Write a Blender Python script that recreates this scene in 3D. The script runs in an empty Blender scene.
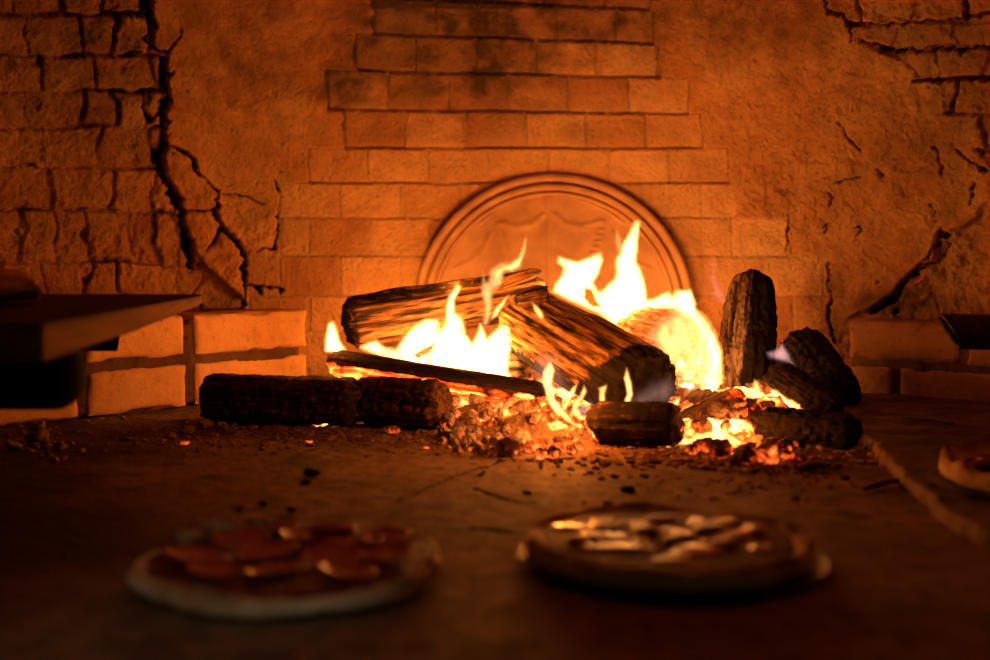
import bpy, math, random
import numpy as np
from mathutils import Vector, Matrix

random.seed(7)
sc = bpy.context.scene
COL = sc.collection
F = 1187.0
PITCH = math.radians(3.86)
CAMZ = 0.31

# ------------------------------------------------------------------ camera
cd = bpy.data.cameras.new('camera')
cam = bpy.data.objects.new('camera', cd)
COL.objects.link(cam)
cam.location = (0, 0, CAMZ)
cam.rotation_euler = (math.radians(90) - PITCH, 0, 0)
cd.sensor_width = 36.0
cd.lens = F * 36.0 / 990.0
cd.clip_start = 0.02
cd.dof.use_dof = True
cd.dof.focus_distance = 2.2
cd.dof.aperture_fstop = 2.3
sc.camera = cam
cp, sp = math.cos(PITCH), math.sin(PITCH)


def ray(px, py):
    u = (px - 495.0) / F
    v = -(py - 330.0) / F
    return (u, cp + sp * v, -sp + cp * v)


def P(px, py, Y):
    d = ray(px, py)
    t = Y / d[1]
    return Vector((d[0] * t, Y, CAMZ + d[2] * t))


def PZ(px, py, z=0.0):
    d = ray(px, py)
    t = (z - CAMZ) / d[2]
    return Vector((d[0] * t, d[1] * t, z))


def proj(X, Y, Z):
    dz = Z - CAMZ
    depth = Y * cp - dz * sp
    up = Y * sp + dz * cp
    return 495.0 + F * X / depth, 330.0 - F * up / depth


# ------------------------------------------------------------------ noise
def _h(ix, iy, iz, seed):
    n = (ix * 374761393 + iy * 668265263 + iz * 2147483647 + seed * 1274126177) & 0xffffffff
    n = ((n ^ (n >> 13)) * 1274126177) & 0xffffffff
    n = ((n ^ (n >> 16)) * 2246822519) & 0xffffffff
    return ((n ^ (n >> 15)) & 0xffff) / 65535.0


def vnoise(x, y, z, seed=0):
    xi = np.floor(x).astype(np.int64); yi = np.floor(y).astype(np.int64); zi = np.floor(z).astype(np.int64)
    fx = x - xi; fy = y - yi; fz = z - zi
    fx = fx * fx * (3 - 2 * fx); fy = fy * fy * (3 - 2 * fy); fz = fz * fz * (3 - 2 * fz)
    r = 0
    for a in (0, 1):
        wa = fx if a else 1 - fx
        for b in (0, 1):
            wb = fy if b else 1 - fy
            for c in (0, 1):
                wc = fz if c else 1 - fz
                r = r + wa * wb * wc * _h(xi + a, yi + b, zi + c, seed)
    return r * 2 - 1


def fbm(x, y, z, s=1.0, octv=4, seed=0, gain=0.5):
    x = np.asarray(x, float) * s; y = np.asarray(y, float) * s; z = np.asarray(z, float) * s
    x, y, z = np.broadcast_arrays(x, y, z)
    r = np.zeros(x.shape); a = 1.0; t = 0
    for o in range(octv):
        r = r + a * vnoise(x, y, z, seed + o * 17)
        t += a; a *= gain; x = x * 2.03; y = y * 2.03; z = z * 2.03
    return r / t


def smooth(e0, e1, x):
    t = np.clip((x - e0) / (e1 - e0), 0, 1)
    return t * t * (3 - 2 * t)


def seg_dist(px, py, pts):
    """distance to polyline of (x, y, w): returns dist / w minimum and plain distance"""
    best = np.full(px.shape, 1e9); bw = np.full(px.shape, 1e9)
    for (x0, y0, w0), (x1, y1, w1) in zip(pts[:-1], pts[1:]):
        dx, dy = x1 - x0, y1 - y0
        L = dx * dx + dy * dy + 1e-9
        t = np.clip(((px - x0) * dx + (py - y0) * dy) / L, 0, 1)
        d = np.hypot(px - x0 - t * dx, py - y0 - t * dy)
        w = w0 + t * (w1 - w0)
        best = np.minimum(best, d)
        bw = np.minimum(bw, d / w)
    return bw, best


def in_poly(px, py, poly):
    ins = np.zeros(px.shape, bool)
    n = len(poly)
    for i in range(n):
        x0, y0 = poly[i]; x1, y1 = poly[(i + 1) % n]
        if y0 == y1:
            continue
        c = ((y0 > py) != (y1 > py)) & (px < (x1 - x0) * (py - y0) / (y1 - y0) + x0)
        ins ^= c
    return ins


def blur(a, n=1):
    for _ in range(n):
        b = np.pad(a, 1, mode='edge')
        a = (b[:-2, 1:-1] + b[2:, 1:-1] + b[1:-1, :-2] + b[1:-1, 2:] + 2 * b[1:-1, 1:-1]) / 6.0
    return a


# ------------------------------------------------------------------ object helpers
def tag(o, label=None, cat=None, group=None, kind=None):
    if label: o['label'] = label
    if cat: o['category'] = cat
    if group: o['group'] = group
    if kind: o['kind'] = kind
    return o


def empty(name, loc, label, cat, group=None):
    o = bpy.data.objects.new(name, None)
    COL.objects.link(o)
    o.location = loc
    o.empty_display_size = 0.02
    return tag(o, label, cat, group)


def mesh_obj(name, verts, faces, mat, parent=None, attrs=None, smooth_shade=True, origin=None):
    """verts in world space; the object's origin goes to `origin` (or the parent's location)."""
    me = bpy.data.meshes.new(name)
    v = np.asarray(verts, float).copy()
    if parent is not None:
        v -= np.array(parent.location)
    elif origin is not None:
        v -= np.array(origin)
    me.from_pydata(v.tolist(), [], faces if isinstance(faces, list) else faces.tolist())
    if attrs:
        for k, a in attrs.items():
            a = np.asarray(a, float)
            if a.ndim == 1:
                at = me.attributes.new(k, 'FLOAT', 'POINT'); at.data.foreach_set('value', a)
            else:
                at = me.attributes.new(k, 'FLOAT_VECTOR', 'POINT'); at.data.foreach_set('vector', a.ravel())
    me.polygons.foreach_set('use_smooth', [smooth_shade] * len(me.polygons))
    me.update()
    o = bpy.data.objects.new(name, me)
    COL.objects.link(o)
    if mat: me.materials.append(mat)
    if parent is not None:
        o.parent = parent
    elif origin is not None:
        o.location = origin
    return o


def grid_faces(nu, nv, flip=False, wrap=False):
    i = np.arange(nu - 1)[:, None]; j = np.arange(nv if wrap else nv - 1)[None, :]
    j2 = (j + 1) % nv
    a = i * nv + j; b = (i + 1) * nv + j; c = (i + 1) * nv + j2; d = i * nv + j2
    f = np.stack([a, b, c, d], -1).reshape(-1, 4)
    return f[:, ::-1] if flip else f


# ------------------------------------------------------------------ material helpers
class NT:
    def __init__(s, name):
        s.m = bpy.data.materials.new(name); s.m.use_nodes = True
        s.t = s.m.node_tree; s.t.nodes.clear()
        s.out = s.n('ShaderNodeOutputMaterial')

    def n(s, typ, **kw):
        nd = s.t.nodes.new(typ)
        for k, v in kw.items():
            setattr(nd, k, v)
        return nd

    def L(s, a, b):
        s.t.links.new(a, b)

    def val(s, sock, v):
        if isinstance(v, bpy.types.NodeSocket): s.L(v, sock)
        elif v is not None: sock.default_value = v

    def attr(s, name, vec=False):
        nd = s.n('ShaderNodeAttribute', attribute_name=name)
        return nd.outputs['Vector' if vec else 'Fac']

    def noise(s, vec, scale, detail=4, rough=0.55, dist=0.0):
        nd = s.n('ShaderNodeTexNoise')
        s.val(nd.inputs['Vector'], vec)
        nd.inputs['Scale'].default_value = scale; nd.inputs['Detail'].default_value = detail
        nd.inputs['Roughness'].default_value = rough; nd.inputs['Distortion'].default_value = dist
        return nd.outputs['Fac']

    def ramp(s, fac, stops, interp='LINEAR'):
        nd = s.n('ShaderNodeValToRGB'); s.val(nd.inputs[0], fac)
        cr = nd.color_ramp; cr.interpolation = interp
        while len(cr.elements) < len(stops): cr.elements.new(0.5)
        for e, (p, c) in zip(cr.elements, stops):
            e.position = p
            e.color = (c, c, c, 1) if isinstance(c, (int, float)) else (*c, 1)
        return nd.outputs[0]

    def mix(s, f, a, b, mode='MIX'):
        nd = s.n('ShaderNodeMix', data_type='RGBA', blend_type=mode)
        s.val(nd.inputs[0], f)
        for sock, v in ((nd.inputs[6], a), (nd.inputs[7], b)):
            if isinstance(v, tuple): v = (*v, 1)
            if isinstance(v, (int, float)): v = (v, v, v, 1)
            s.val(sock, v)
        return nd.outputs[2]

    def math(s, op, a, b=0.0, clamp=False):
        nd = s.n('ShaderNodeMath', operation=op, use_clamp=clamp)
        s.val(nd.inputs[0], a); s.val(nd.inputs[1], b)
        return nd.outputs[0]

    def bump(s, h, strength=0.5, dist=0.01, normal=None):
        nd = s.n('ShaderNodeBump'); s.val(nd.inputs['Height'], h)
        nd.inputs['Strength'].default_value = strength; nd.inputs['Distance'].default_value = dist
        if normal: s.L(normal, nd.inputs['Normal'])
        return nd.outputs[0]

    def bsdf(s, color, rough=0.9, normal=None, metal=0.0, spec=0.3, emis=None, estr=None, coat=None, sss=None):
        b = s.n('ShaderNodeBsdfPrincipled')
        if isinstance(color, tuple): color = (*color, 1)
        s.val(b.inputs['Base Color'], color); s.val(b.inputs['Roughness'], rough)
        b.inputs['Metallic'].default_value = metal
        b.inputs['Specular IOR Level'].default_value = spec
        if normal: s.L(normal, b.inputs['Normal'])
        if emis is not None:
            if isinstance(emis, tuple): emis = (*emis, 1)
            s.val(b.inputs['Emission Color'], emis); s.val(b.inputs['Emission Strength'], estr)
        if coat: b.inputs['Coat Weight'].default_value = coat; b.inputs['Coat Roughness'].default_value = 0.15
        s.L(b.outputs[0], s.out.inputs['Surface'])
        return s.m

    def pos(s):
        return s.n('ShaderNodeTexCoord').outputs['Object']


def mat_wall():
    m = NT('oven_wall_masonry')
    p = m.pos()
    brick = m.attr('brick'); crk = m.attr('crack'); soot_shade = m.attr('soot_shade'); rnd = m.attr('rnd'); mor = m.attr('mortar')
    n1 = m.noise(p, 3.5, 6, .6); n2 = m.noise(p, 22, 5, .6); n3 = m.noise(p, 120, 4, .6)
    plaster = m.ramp(n1, [(.34, (.38, .16, .06)), (.5, (.54, .245, .095)), (.66, (.68, .345, .145))])
    plaster = m.mix(m.ramp(n2, [(.42, 0), (.68, .6)]), plaster, (.30, .14, .06))
    bc = m.ramp(rnd, [(0, (.32, .125, .055)), (.4, (.46, .21, .09)), (.7, (.56, .28, .125)), (1, (.66, .36, .17))])
    bc = m.mix(m.ramp(n2, [(.42, 0), (.66, .55)]), bc, (.32, .14, .06)); bc = m.mix(m.ramp(n1, [(.4, 0), (.6, .5)]), bc, (.62, .34, .15))
    c = m.mix(brick, plaster, bc)
    c = m.mix(m.math('MULTIPLY', mor, .55), c, (.40, .24, .13))
    c = m.mix(m.ramp(n3, [(.32, .3), (.5, 0)]), c, (.2, .09, .04))
    c = m.mix(soot_shade, c, (.03, .018, .012))
    c = m.mix(crk, c, (.012, .008, .006))
    h = m.math('ADD', m.math('MULTIPLY', n3, .5), n2)
    return m.bsdf(c, .92, m.bump(h, 1.0, .013), spec=.15)


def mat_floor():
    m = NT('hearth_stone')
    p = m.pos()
    crk = m.attr('crack'); soot_shade = m.attr('soot_shade'); ash = m.attr('ash')
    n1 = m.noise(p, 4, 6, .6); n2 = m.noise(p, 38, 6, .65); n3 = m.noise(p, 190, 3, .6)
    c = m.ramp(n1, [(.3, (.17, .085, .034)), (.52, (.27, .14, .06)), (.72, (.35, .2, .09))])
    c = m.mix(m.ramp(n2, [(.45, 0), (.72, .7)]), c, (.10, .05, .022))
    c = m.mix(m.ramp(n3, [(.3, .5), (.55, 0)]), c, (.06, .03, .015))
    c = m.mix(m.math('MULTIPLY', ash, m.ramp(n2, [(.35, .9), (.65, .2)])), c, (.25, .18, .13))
    c = m.mix(soot_shade, c, (.02, .012, .008))
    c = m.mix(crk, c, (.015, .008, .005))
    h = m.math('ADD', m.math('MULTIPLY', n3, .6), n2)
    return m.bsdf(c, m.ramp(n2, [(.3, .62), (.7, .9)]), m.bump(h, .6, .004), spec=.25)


def mat_brick(name, c0, c1, pit=.5):
    m = NT(name)
    p = m.pos()
    n1 = m.noise(p, 9, 5, .6); n2 = m.noise(p, 60, 5, .6); n3 = m.noise(p, 260, 2, .5)
    c = m.ramp(n1, [(.3, c0), (.7, c1)])
    c = m.mix(m.ramp(n2, [(.55, 0), (.7, pit)]), c, tuple(x * .35 for x in c0))
    return m.bsdf(c, .9, m.bump(m.math('ADD', n2, m.math('MULTIPLY', n3, .4)), .6, .004), spec=.2)


def mat_wood(name, light, mid, dark, char_c=(.012, .009, .008), glow_c=(1.0, .16, .02), glow_s=6.0, grain=1.0, thr=(.52, .64)):
    """bark or split wood; `char` and `glow` are per-vertex masks, `grain` is the log's own frame (x runs along it)"""
    m = NT(name)
    g = m.attr('grain', True)
    mp = m.n('ShaderNodeMapping'); m.L(g, mp.inputs[0]); mp.inputs['Scale'].default_value = (3.6, 88 * grain, 88 * grain)
    mp2 = m.n('ShaderNodeMapping'); m.L(g, mp2.inputs[0]); mp2.inputs['Scale'].default_value = (30, 170, 170)
    n1 = m.noise(mp.outputs[0], 1, 5, .6, .6); n2 = m.noise(mp2.outputs[0], 1, 3, .6); n3 = m.noise(g, 55, 5, .6)
    crev = m.attr('crev')
    c = m.ramp(n1, [(.36, dark), (.45, mid), (.56, light)])
    c = m.mix(m.ramp(n2, [(.35, .6), (.55, 0)]), c, dark)
    c = m.mix(m.math('MULTIPLY', crev, .9), c, char_c)
    char = m.attr('char')
    ch = m.math('ADD', char, m.math('MULTIPLY', m.math('SUBTRACT', n3, .5), 1.4))
    chm = m.ramp(ch, [(.4, 0), (.6, 1)])
    cc = m.ramp(n3, [(.35, char_c), (.62, tuple(min(1, x * 2.2 + .002) for x in char_c)), (.8, tuple(min(1, x * 4 + .006) for x in char_c))])
    c = m.mix(chm, c, cc)
    h = m.math('ADD', m.math('MULTIPLY', n1, 1.0), m.math('MULTIPLY', n3, .7))
    # embers glow through the cracks of the charred crust
    hot = m.noise(g, 24, 4, .6); fl = m.noise(mp2.outputs[0], .45, 5, .65, .5)
    gm = m.math('ADD', m.attr('glow'), m.math('SUBTRACT', hot, .5))
    gm = m.ramp(gm, [(thr[0], 0), (thr[1], 1)])
    heat = m.math('MULTIPLY', gm, m.ramp(fl, [(.34, .03), (.5, .35), (.66, 1)]))
    gc = m.ramp(heat, [(0, (.8, .02, .001)), (.25, (1, .07, .006)), (.6, glow_c), (1, (1, min(.6, glow_c[1] * 2), glow_c[2] * 2.5))])
    es = m.math('MULTIPLY', heat, glow_s)
    return m.bsdf(c, .85, m.bump(h, .9, .006), spec=.2, emis=gc, estr=es)


def mat_ember(name, ash, hotc, strength, lo=.45, hi=.7, scale=18):
    m = NT(name)
    p = m.pos()
    n1 = m.noise(p, scale, 4, .6, .4); n2 = m.noise(p, 70, 5, .65); n3 = m.noise(p, 240, 3, .6)
    hot = m.attr('hot')
    a = m.ramp(n2, [(.28, tuple(x * .3 for x in ash)), (.45, tuple(x * .75 for x in ash)), (.65, ash)])
    v = m.math('ADD', m.math('MULTIPLY', hot, 1.0), m.math('MULTIPLY', m.math('SUBTRACT', n1, .5), 1.3))
    v = m.math('ADD', v, m.math('MULTIPLY', m.math('SUBTRACT', n2, .5), .9))
    col = m.ramp(v, [(lo, (.5, .01, .001)), ((lo + hi) / 2, (1, .10, .012)), (hi, (1, .26, .04)), (min(1, hi + .25), hotc)])
    st = m.ramp(v, [(lo, 0), (lo + .08, .12), (hi, .55), (min(1, hi + .3), 1.0)])
    return m.bsdf(a, .95, m.bump(m.math('ADD', n2, m.math('MULTIPLY', n3, .5)), .8, .006), spec=.1, emis=col, estr=m.math('MULTIPLY', st, strength))


def mat_flame(name, color, strength):
    m = NT(name)
    e = m.n('ShaderNodeEmission'); e.inputs[0].default_value = (*color, 1); e.inputs[1].default_value = strength
    m.L(e.outputs[0], m.out.inputs['Volume'])
    return m.m


def mat_simple(name, c0, c1, scale=20, rough=.7, spec=.3, bump=.4, metal=0.0, dist=.004, coat=None):
    m = NT(name)
    p = m.pos(); n = m.noise(p, scale, 5, .6)
    return m.bsdf(m.ramp(n, [(.35, c0), (.65, c1)]), rough, m.bump(n, bump, dist), metal=metal, spec=spec, coat=coat)


M = {}
M['wall'] = mat_wall()
M['floor'] = mat_floor()
M['ledge'] = mat_brick('ledge_firebrick', (.66, .33, .12), (.80, .44, .18), .35)
M['ledge_dark'] = mat_brick('ledge_old_brick', (.26, .11, .055), (.36, .17, .085), .5)
M['mortar'] = mat_brick('crumbling_mortar', (.08, .036, .016), (.16, .078, .038), .8)
M['cast'] = mat_simple('fireback_cast', (.34, .17, .085), (.48, .26, .13), 14, .6, .35, .25)
M['split'] = mat_wood('split_log_wood', (.48, .25, .09), (.27, .125, .042), (.04, .02, .009), glow_s=5)
M['bark'] = mat_wood('striped_bark', (.85, .50, .18), (.50, .24, .07), (.03, .015, .007), glow_s=4, grain=.75)
M['char'] = mat_wood('charred_log', (.16, .075, .035), (.06, .03, .016), (.014, .009, .006), char_c=(.009, .005, .004), glow_s=9, glow_c=(1, .14, .018))
M['plank'] = mat_wood('charcoal_log', (.16, .08, .045), (.07, .036, .02), (.016, .010, .007), char_c=(.016, .009, .006), glow_s=6, glow_c=(1, .1, .012), thr=(.56, .7))
M['hotlog'] = mat_wood('burning_log', (.75, .45, .2), (.5, .26, .1), (.22, .1, .04), glow_s=4.5, glow_c=(1, .38, .08), thr=(.2, .75))
M['ashlog'] = mat_wood('ash_coated_log', (.40, .27, .17), (.24, .15, .09), (.06, .035, .02), char_c=(.008, .005, .003), glow_s=5, glow_c=(1, .2, .03))
M['ember'] = mat_ember('glowing_ember_bed', (.30, .2, .16), (1, .5, .12), 7.0, .42, .72)
M['coal_ash'] = mat_ember('violet_ash_coal', (.52, .42, .48), (1, .35, .1), 3.2, .62, .9, 30)
M['coal_hot'] = mat_ember('orange_hot_coal', (.30, .18, .13), (1, .42, .1), 3.2, .38, .85, 30)
M['coal_dead'] = mat_simple('dead_charcoal', (.010, .007, .005), (.04, .024, .015), 60, .85, .2, .8)
M['rubble'] = mat_simple('ash_rubble', (.24, .14, .08), (.46, .30, .19), 70, .95, .1, .8)
M['dough'] = None
M['iron'] = mat_simple('dark_iron', (.006, .005, .004), (.014, .010, .008), 30, .85, .12, .3, metal=.0)
M['tray'] = mat_simple('pressed_metal_tray', (.05, .035, .022), (.09, .065, .045), 12, .5, .35, .1, metal=.3)

# ================================================================== OVEN SHELL
CY, R0, ZK, HD = 1.5, 1.32, 0.30, 0.98


def shell(theta, s):
    """theta: angle round the oven, s: arc height up the wall -> base point + inward normal"""
    phi = np.clip((s - ZK) / HD, 0, math.pi / 2)
    z = np.where(s < ZK, s, ZK + HD * np.sin(phi))
    r = np.where(s < ZK, R0, R0 * np.cos(phi))
    X = r * np.sin(theta); Y = CY + r * np.cos(theta)
    nz = -np.sin(phi); nr = -np.cos(phi)
    return X, Y, z, nr * np.sin(theta), nr * np.cos(theta), nz


ROWS = [-90, -60, -28, 5, 40, 75, 112, 148, 183, 218, 256, 296, 332, 368, 405]
RL = [400, 395, 378, 372, 355, 325, 342, 306, 277, 280, 244, 240, 240, 240]
RR = [640, 645, 650, 655, 660, 690, 703, 730, 735, 788, 828, 848, 850, 850]
JO = [20, 50, 0, 435, 415, 448, 465, 488, 460, 490, 461, 491, 460, 490]
LROWS = [-110, -70, -25, 17, 57, 92, 127, 168, 212, 262, 308, 360, 420]
LJ = [[0, 60, 120], [30, 90, 140], [12, 60, 105, 145], [28, 82, 118, 150], [-5, 40, 95, 150], [-20, 34, 84, 112, 141], [-15, 44, 98, 150],
      [-12, 50, 108, 156], [20, 52, 80, 136, 158, 178], [-10, 40, 85, 120, 180, 205], [0, 55, 110, 160, 210], [20, 80, 140]]
TROWS = [-120, -80, -45, -12, 24, 47, 79, 113, 150]
TJ = [[870, 930], [900, 960], [880, 940, 990], [912, 968, 1020], [895, 955, 1010], [933, 990], [915, 960, 1010], [880, 940, 990]]
CRACKS = [
    [(143, -40, 6), (147, 8, 4), (152, 22, 3.5), (150, 33, 3), (143, 38, 2)],
    [(150, 45, 1), (166, 50, 2.2), (164, 60, 5), (163, 80, 6), (167, 95, 5), (160, 115, 4.5), (165, 130, 4.5), (160, 145, 4), (157, 155, 4.5),
     (160, 168, 4.5), (171, 190, 5), (180, 210, 4.5), (186, 240, 5.5), (194, 268, 5)],
    [(167, 143, 1.5), (185, 152, 3.4), (193, 160, 4), (195, 170, 2.2), (203, 180, 1.5), (218, 193, 3.2), (215, 205, 3), (211, 212, 2.2),
     (222, 228, 3.5), (235, 238, 3.6), (243, 255, 4.2), (245, 296, 4.5)],
    [(180, 212, 1.8), (211, 211, 1.6)], [(216, 231, 1.2), (211, 243, 1.4), (204, 251, 1.2)],
    [(222, 193, .8), (245, 196, .9), (262, 204, .7)], [(167, 48, 1), (180, 33, .9), (178, 25, .6)],
    [(145, 90, 2.6), (143, 110, 3.5), (150, 123, 3), (158, 112, 2.2), (161, 95, 1.5)],
    [(275, 180, 1), (277, 192, 1)], [(277, 215, 1.2), (278, 235, 1.6), (275, 249, 1.4), (258, 250, .8)],
    [(828, -20, 2), (829, 5, 2.2), (833, 11, 3), (845, 14, 3), (852, 24, 4), (854, 38, 2)],
    [(852, 25, 3.2), (895, 22, 2.6), (935, 19, 2.2), (995, 13, 2.8)], [(860, 41, 1.8), (875, 46, 2.6), (905, 52, 3.4), (935, 51, 3), (995, 45, 2.2)],
    [(914, 79, 2.2), (995, 76, 2.4)], [(938, 145, 2), (939, 160, 3.2), (946, 171, 2.4)], [(957, 148, 1.2), (966, 158, 2.4), (990, 168, 2.6)],
    [(976, 182, 1), (974, 203, 1)], [(930, 204, 1), (937, 211, 1.8), (936, 219, 1)],
    [(943, 229, 4), (937, 246, 3.4), (925, 262, 3.6), (905, 285, 6), (888, 303, 6), (872, 312, 4)],
    [(942, 229, 2), (948, 245, 2), (935, 262, 2), (918, 275, 1.5)], [(835, 182, .7), (850, 178, .8), (862, 177, .7)], [(828, 192, .8), (834, 197, 2.2), (832, 204, 1.6)],
    [(822, 228, 1.2), (827, 223, 1.6), (826, 232, 1.8)], [(858, 225, 1.5), (862, 228, 2), (860, 236, 1.5)], [(878, 170, 1), (884, 178, 1.6)],
    [(840, 120, .6), (847, 133, .6), (862, 150, .5)], [(826, 262, 1.5), (830, 275, 2), (828, 310, 2.5), (836, 345, 3)],
    [(244, 285, 3), (262, 286, 1.6), (282, 288, 1.2)], [(787, 215, 1.4), (788, 250, 2)],
]


def wall_features(px, py, X, Y, Z):
    nz1 = fbm(X, Y, Z, 9, 4, 3); nz2 = fbm(X, Y, Z, 30, 4, 5); nz3 = fbm(X, Y, Z, 85, 3, 8)
    # --- region left: rough brick
    bx = np.interp(py, [-200, -40, 0, 45, 60, 100, 150, 180, 212, 240, 268, 300, 420], [140, 143, 150, 152, 165, 164, 158, 166, 181, 186, 205, 244, 244])
    left = px < bx
    chunk = in_poly(px, py, [(160, 140), (195, 160), (203, 182), (218, 195), (225, 228), (245, 255), (246, 300), (190, 300)]) & ~left
    tr = in_poly(px, py, [(828, -300), (833, 10), (850, 20), (856, 38), (872, 47), (905, 60), (925, 82), (960, 130), (1000, 170), (2600, 300), (2600, -900)])
    tr = tr & (px > 826)
    br = in_poly(px + nz1 * 14, py + nz2 * 8, [(845, 325), (872, 308), (905, 285), (927, 262), (943, 232), (965, 225), (995, 205), (2600, 160), (2600, 450), (845, 450)])
    # --- centre brick
    xs = px + nz2 * 5; slope = np.clip((150 - py) / 110 * 0.035, 0, .05)
    yy = py - slope * (px - 560) + nz1 * 1.6
    row = np.clip(np.searchsorted(ROWS, yy) - 1, 0, len(ROWS) - 2)
    rl = np.array(RL)[row]; rr = np.array(RR)[row]
    cen = (xs > rl) & (xs < rr) & (yy > ROWS[0]) & ~left & ~chunk
    jx = np.mod(px - np.array(JO)[row] + nz2 * 1.2, 60.5); kx = np.floor((px - np.array(JO)[row]) / 60.5)
    dj = np.minimum(jx, 60.5 - jx)
    dr = np.minimum(np.abs(yy - np.array(ROWS)[row]), np.abs(yy - np.array(ROWS)[row + 1]))
    rnd = _h((kx + 50).astype(np.int64), row.astype(np.int64), np.zeros_like(row, dtype=np.int64), 4)
    g = np.maximum(1 - smooth(.5, 2.0, dj), 1 - smooth(.6, 2.2, dr))
    disp = np.zeros(px.shape); mortar = np.zeros(px.shape); crack = np.zeros(px.shape)
    cenf = blur(cen.astype(float), 2)
    # plaster stands proud of the brick courses
    disp += (1 - cenf) * (0.013 + nz1 * .008 + nz2 * .0034 + nz3 * .0012) + nz3 * .0006
    fr = np.clip((yy - np.array(ROWS)[row]) / np.maximum(1, np.array(ROWS)[row + 1] - np.array(ROWS)[row]), 0, 1)
    disp += cenf * (rnd * .003 + .003 * (1 - fr) - (.005 - .0025 * smooth(120, 200, py)) * g + nz2 * .0012)
    low = smooth(190, 240, py)
    mortar += cen * g * .8
    crack += cen * (1 - smooth(.3, 1.5, dr)) * (1 - .6 * low) * (.2 + .5 * smooth(-.3, .3, nz1)) * (1 - .5 * low)
    edge = np.abs(xs - rl); crack += cen * (1 - smooth(1, 5, edge)) * .5
    edge = np.abs(xs - rr); crack += cen * (1 - smooth(.5, 2, edge)) * .5
    # --- rough brick fields
    for mask, rows, joints, amp in ((left, LROWS, LJ, 1.0), (tr, TROWS, TJ, .8)):
        tilt = -.035 * (px - 900) * (py < 60) if rows is TROWS else .02 * (px - 80)
        y2 = py - tilt + nz1 * 9 * amp + nz2 * 3.5
        rw = np.clip(np.searchsorted(rows, y2) - 1, 0, len(rows) - 2)
        x2 = px + fbm(X, Y, Z, 14, 2, 31) * 12 + nz2 * 5
        dv = np.full(px.shape, 1e9); idx = np.zeros(px.shape)
        for r, js in enumerate(joints):
            mk = rw == r
            js = list(js)
            js = [js[0] - 55 * k for k in range(12, 0, -1)] + js + [js[-1] + 55 * k for k in range(1, 25)] if rows is TROWS else \
                 [js[0] - 55 * k for k in range(25, 0, -1)] + js
            ja = np.array(js, float)
            ii = np.searchsorted(ja, x2[mk]); i0 = np.clip(ii - 1, 0, len(ja) - 1); i1 = np.clip(ii, 0, len(ja) - 1)
            dv[mk] = np.minimum(np.abs(x2[mk] - ja[i0]), np.abs(x2[mk] - ja[i1])); idx[mk] = ii
        dh = np.minimum(np.abs(y2 - np.array(rows)[rw]), np.abs(y2 - np.array(rows)[rw + 1]))
        d = np.minimum(dv, dh * 1.05)
        wdt = 1.5 + nz1 * 2.6 + nz2 * 2.2
        wdt = np.clip(wdt, .4, 4.5)
        gg = 1 - smooth(wdt * .6, wdt * 1.25, d)
        rb = _h(idx.astype(np.int64) + 9, rw.astype(np.int64), np.zeros_like(rw, dtype=np.int64), 21)
        dome = np.clip(np.minimum(dv, dh) / 14, 0, 1)
        pits = smooth(.16, .45, nz2) * .009 + smooth(.2, .5, nz3) * .0045
        dd = (rb - .5) * .016 + .004 * np.sqrt(dome) + nz1 * .010 + nz2 * .010 + nz3 * .005 - pits - gg * (.008 + .010 * smooth(-.1, .4, nz1)) * (.5 + rb * .8)
        mf = blur(mask.astype(float), 1)
        disp = disp * (1 - mf) + mf * (dd + (.009 if rows is TROWS else -.003))
        crack = np.where(mask, np.clip(gg * smooth(.08, .6, nz1 * 1.3 + nz2 * .9 + (rb - .5) * .7) * .85, 0, 1), crack)
        mortar = np.where(mask, gg * .7, mortar)
        rnd = np.where(mask, rb * .5, rnd); cenf = np.where(mask, .85, cenf)
    # loose plaster chunks between the two cracks
    cf = blur(chunk.astype(float), 1)
    disp += cf * (.008 + nz2 * .007 - smooth(.25, .5, nz3) * .003)
    # collapsed patch bottom right
    bf = blur((br & ~tr).astype(float), 2)
    disp = disp * (1 - bf) + bf * (-.006 + nz1 * .022 + nz2 * .016 + nz3 * .006)
    cenf = np.where(br, .7, cenf); rnd = np.where(br, .2 + .3 * nz1, rnd)
    # patch of coarse plaster left of centre, lower right flaking
    pr = np.exp(-(((px - 775) / 55) ** 2 + ((py - 205) / 45) ** 2)) + .8 * np.exp(-(((px - 225) / 40) ** 2 + ((py - 225) / 40) ** 2)) + .7 * np.exp(-(((px - 900) / 90) ** 2 + ((py - 120) / 80) ** 2))
    disp += (1 - cenf) * pr * (nz3 * .0035 + nz2 * .004)
    nz4 = fbm(X, Y, Z, 90, 3, 77); nz5 = fbm(X, Y, Z, 33, 3, 79)
    # cracks
    for ci, c in enumerate(CRACKS):
        wob = 1.0 if max(q[2] for q in c) < 1.5 else 2.2
        bw, bd = seg_dist(px + nz3 * wob * 1.6 + nz2 * wob * 2.2, py + nz4 * wob * 1.6 + nz5 * wob * 2.2, c)
        bw = bw * ((2.0 if c[0][0] > 600 else 1.45) if max(q[2] for q in c) > 1.6 else 1.0) * (1 + .9 * nz5 + .7 * nz4)
        f = 1 - smooth(.7, 1.1, bw)
        depth = .005 + .005 * min(4.5, max(q[2] for q in c))
        disp -= f * depth
        crack = np.maximum(crack, (1 - smooth(.7, 1.0, bw)))
    soot_shade = np.zeros(px.shape)  # soot stains, plus broad upper ovals that paint in the light's falloff
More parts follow.
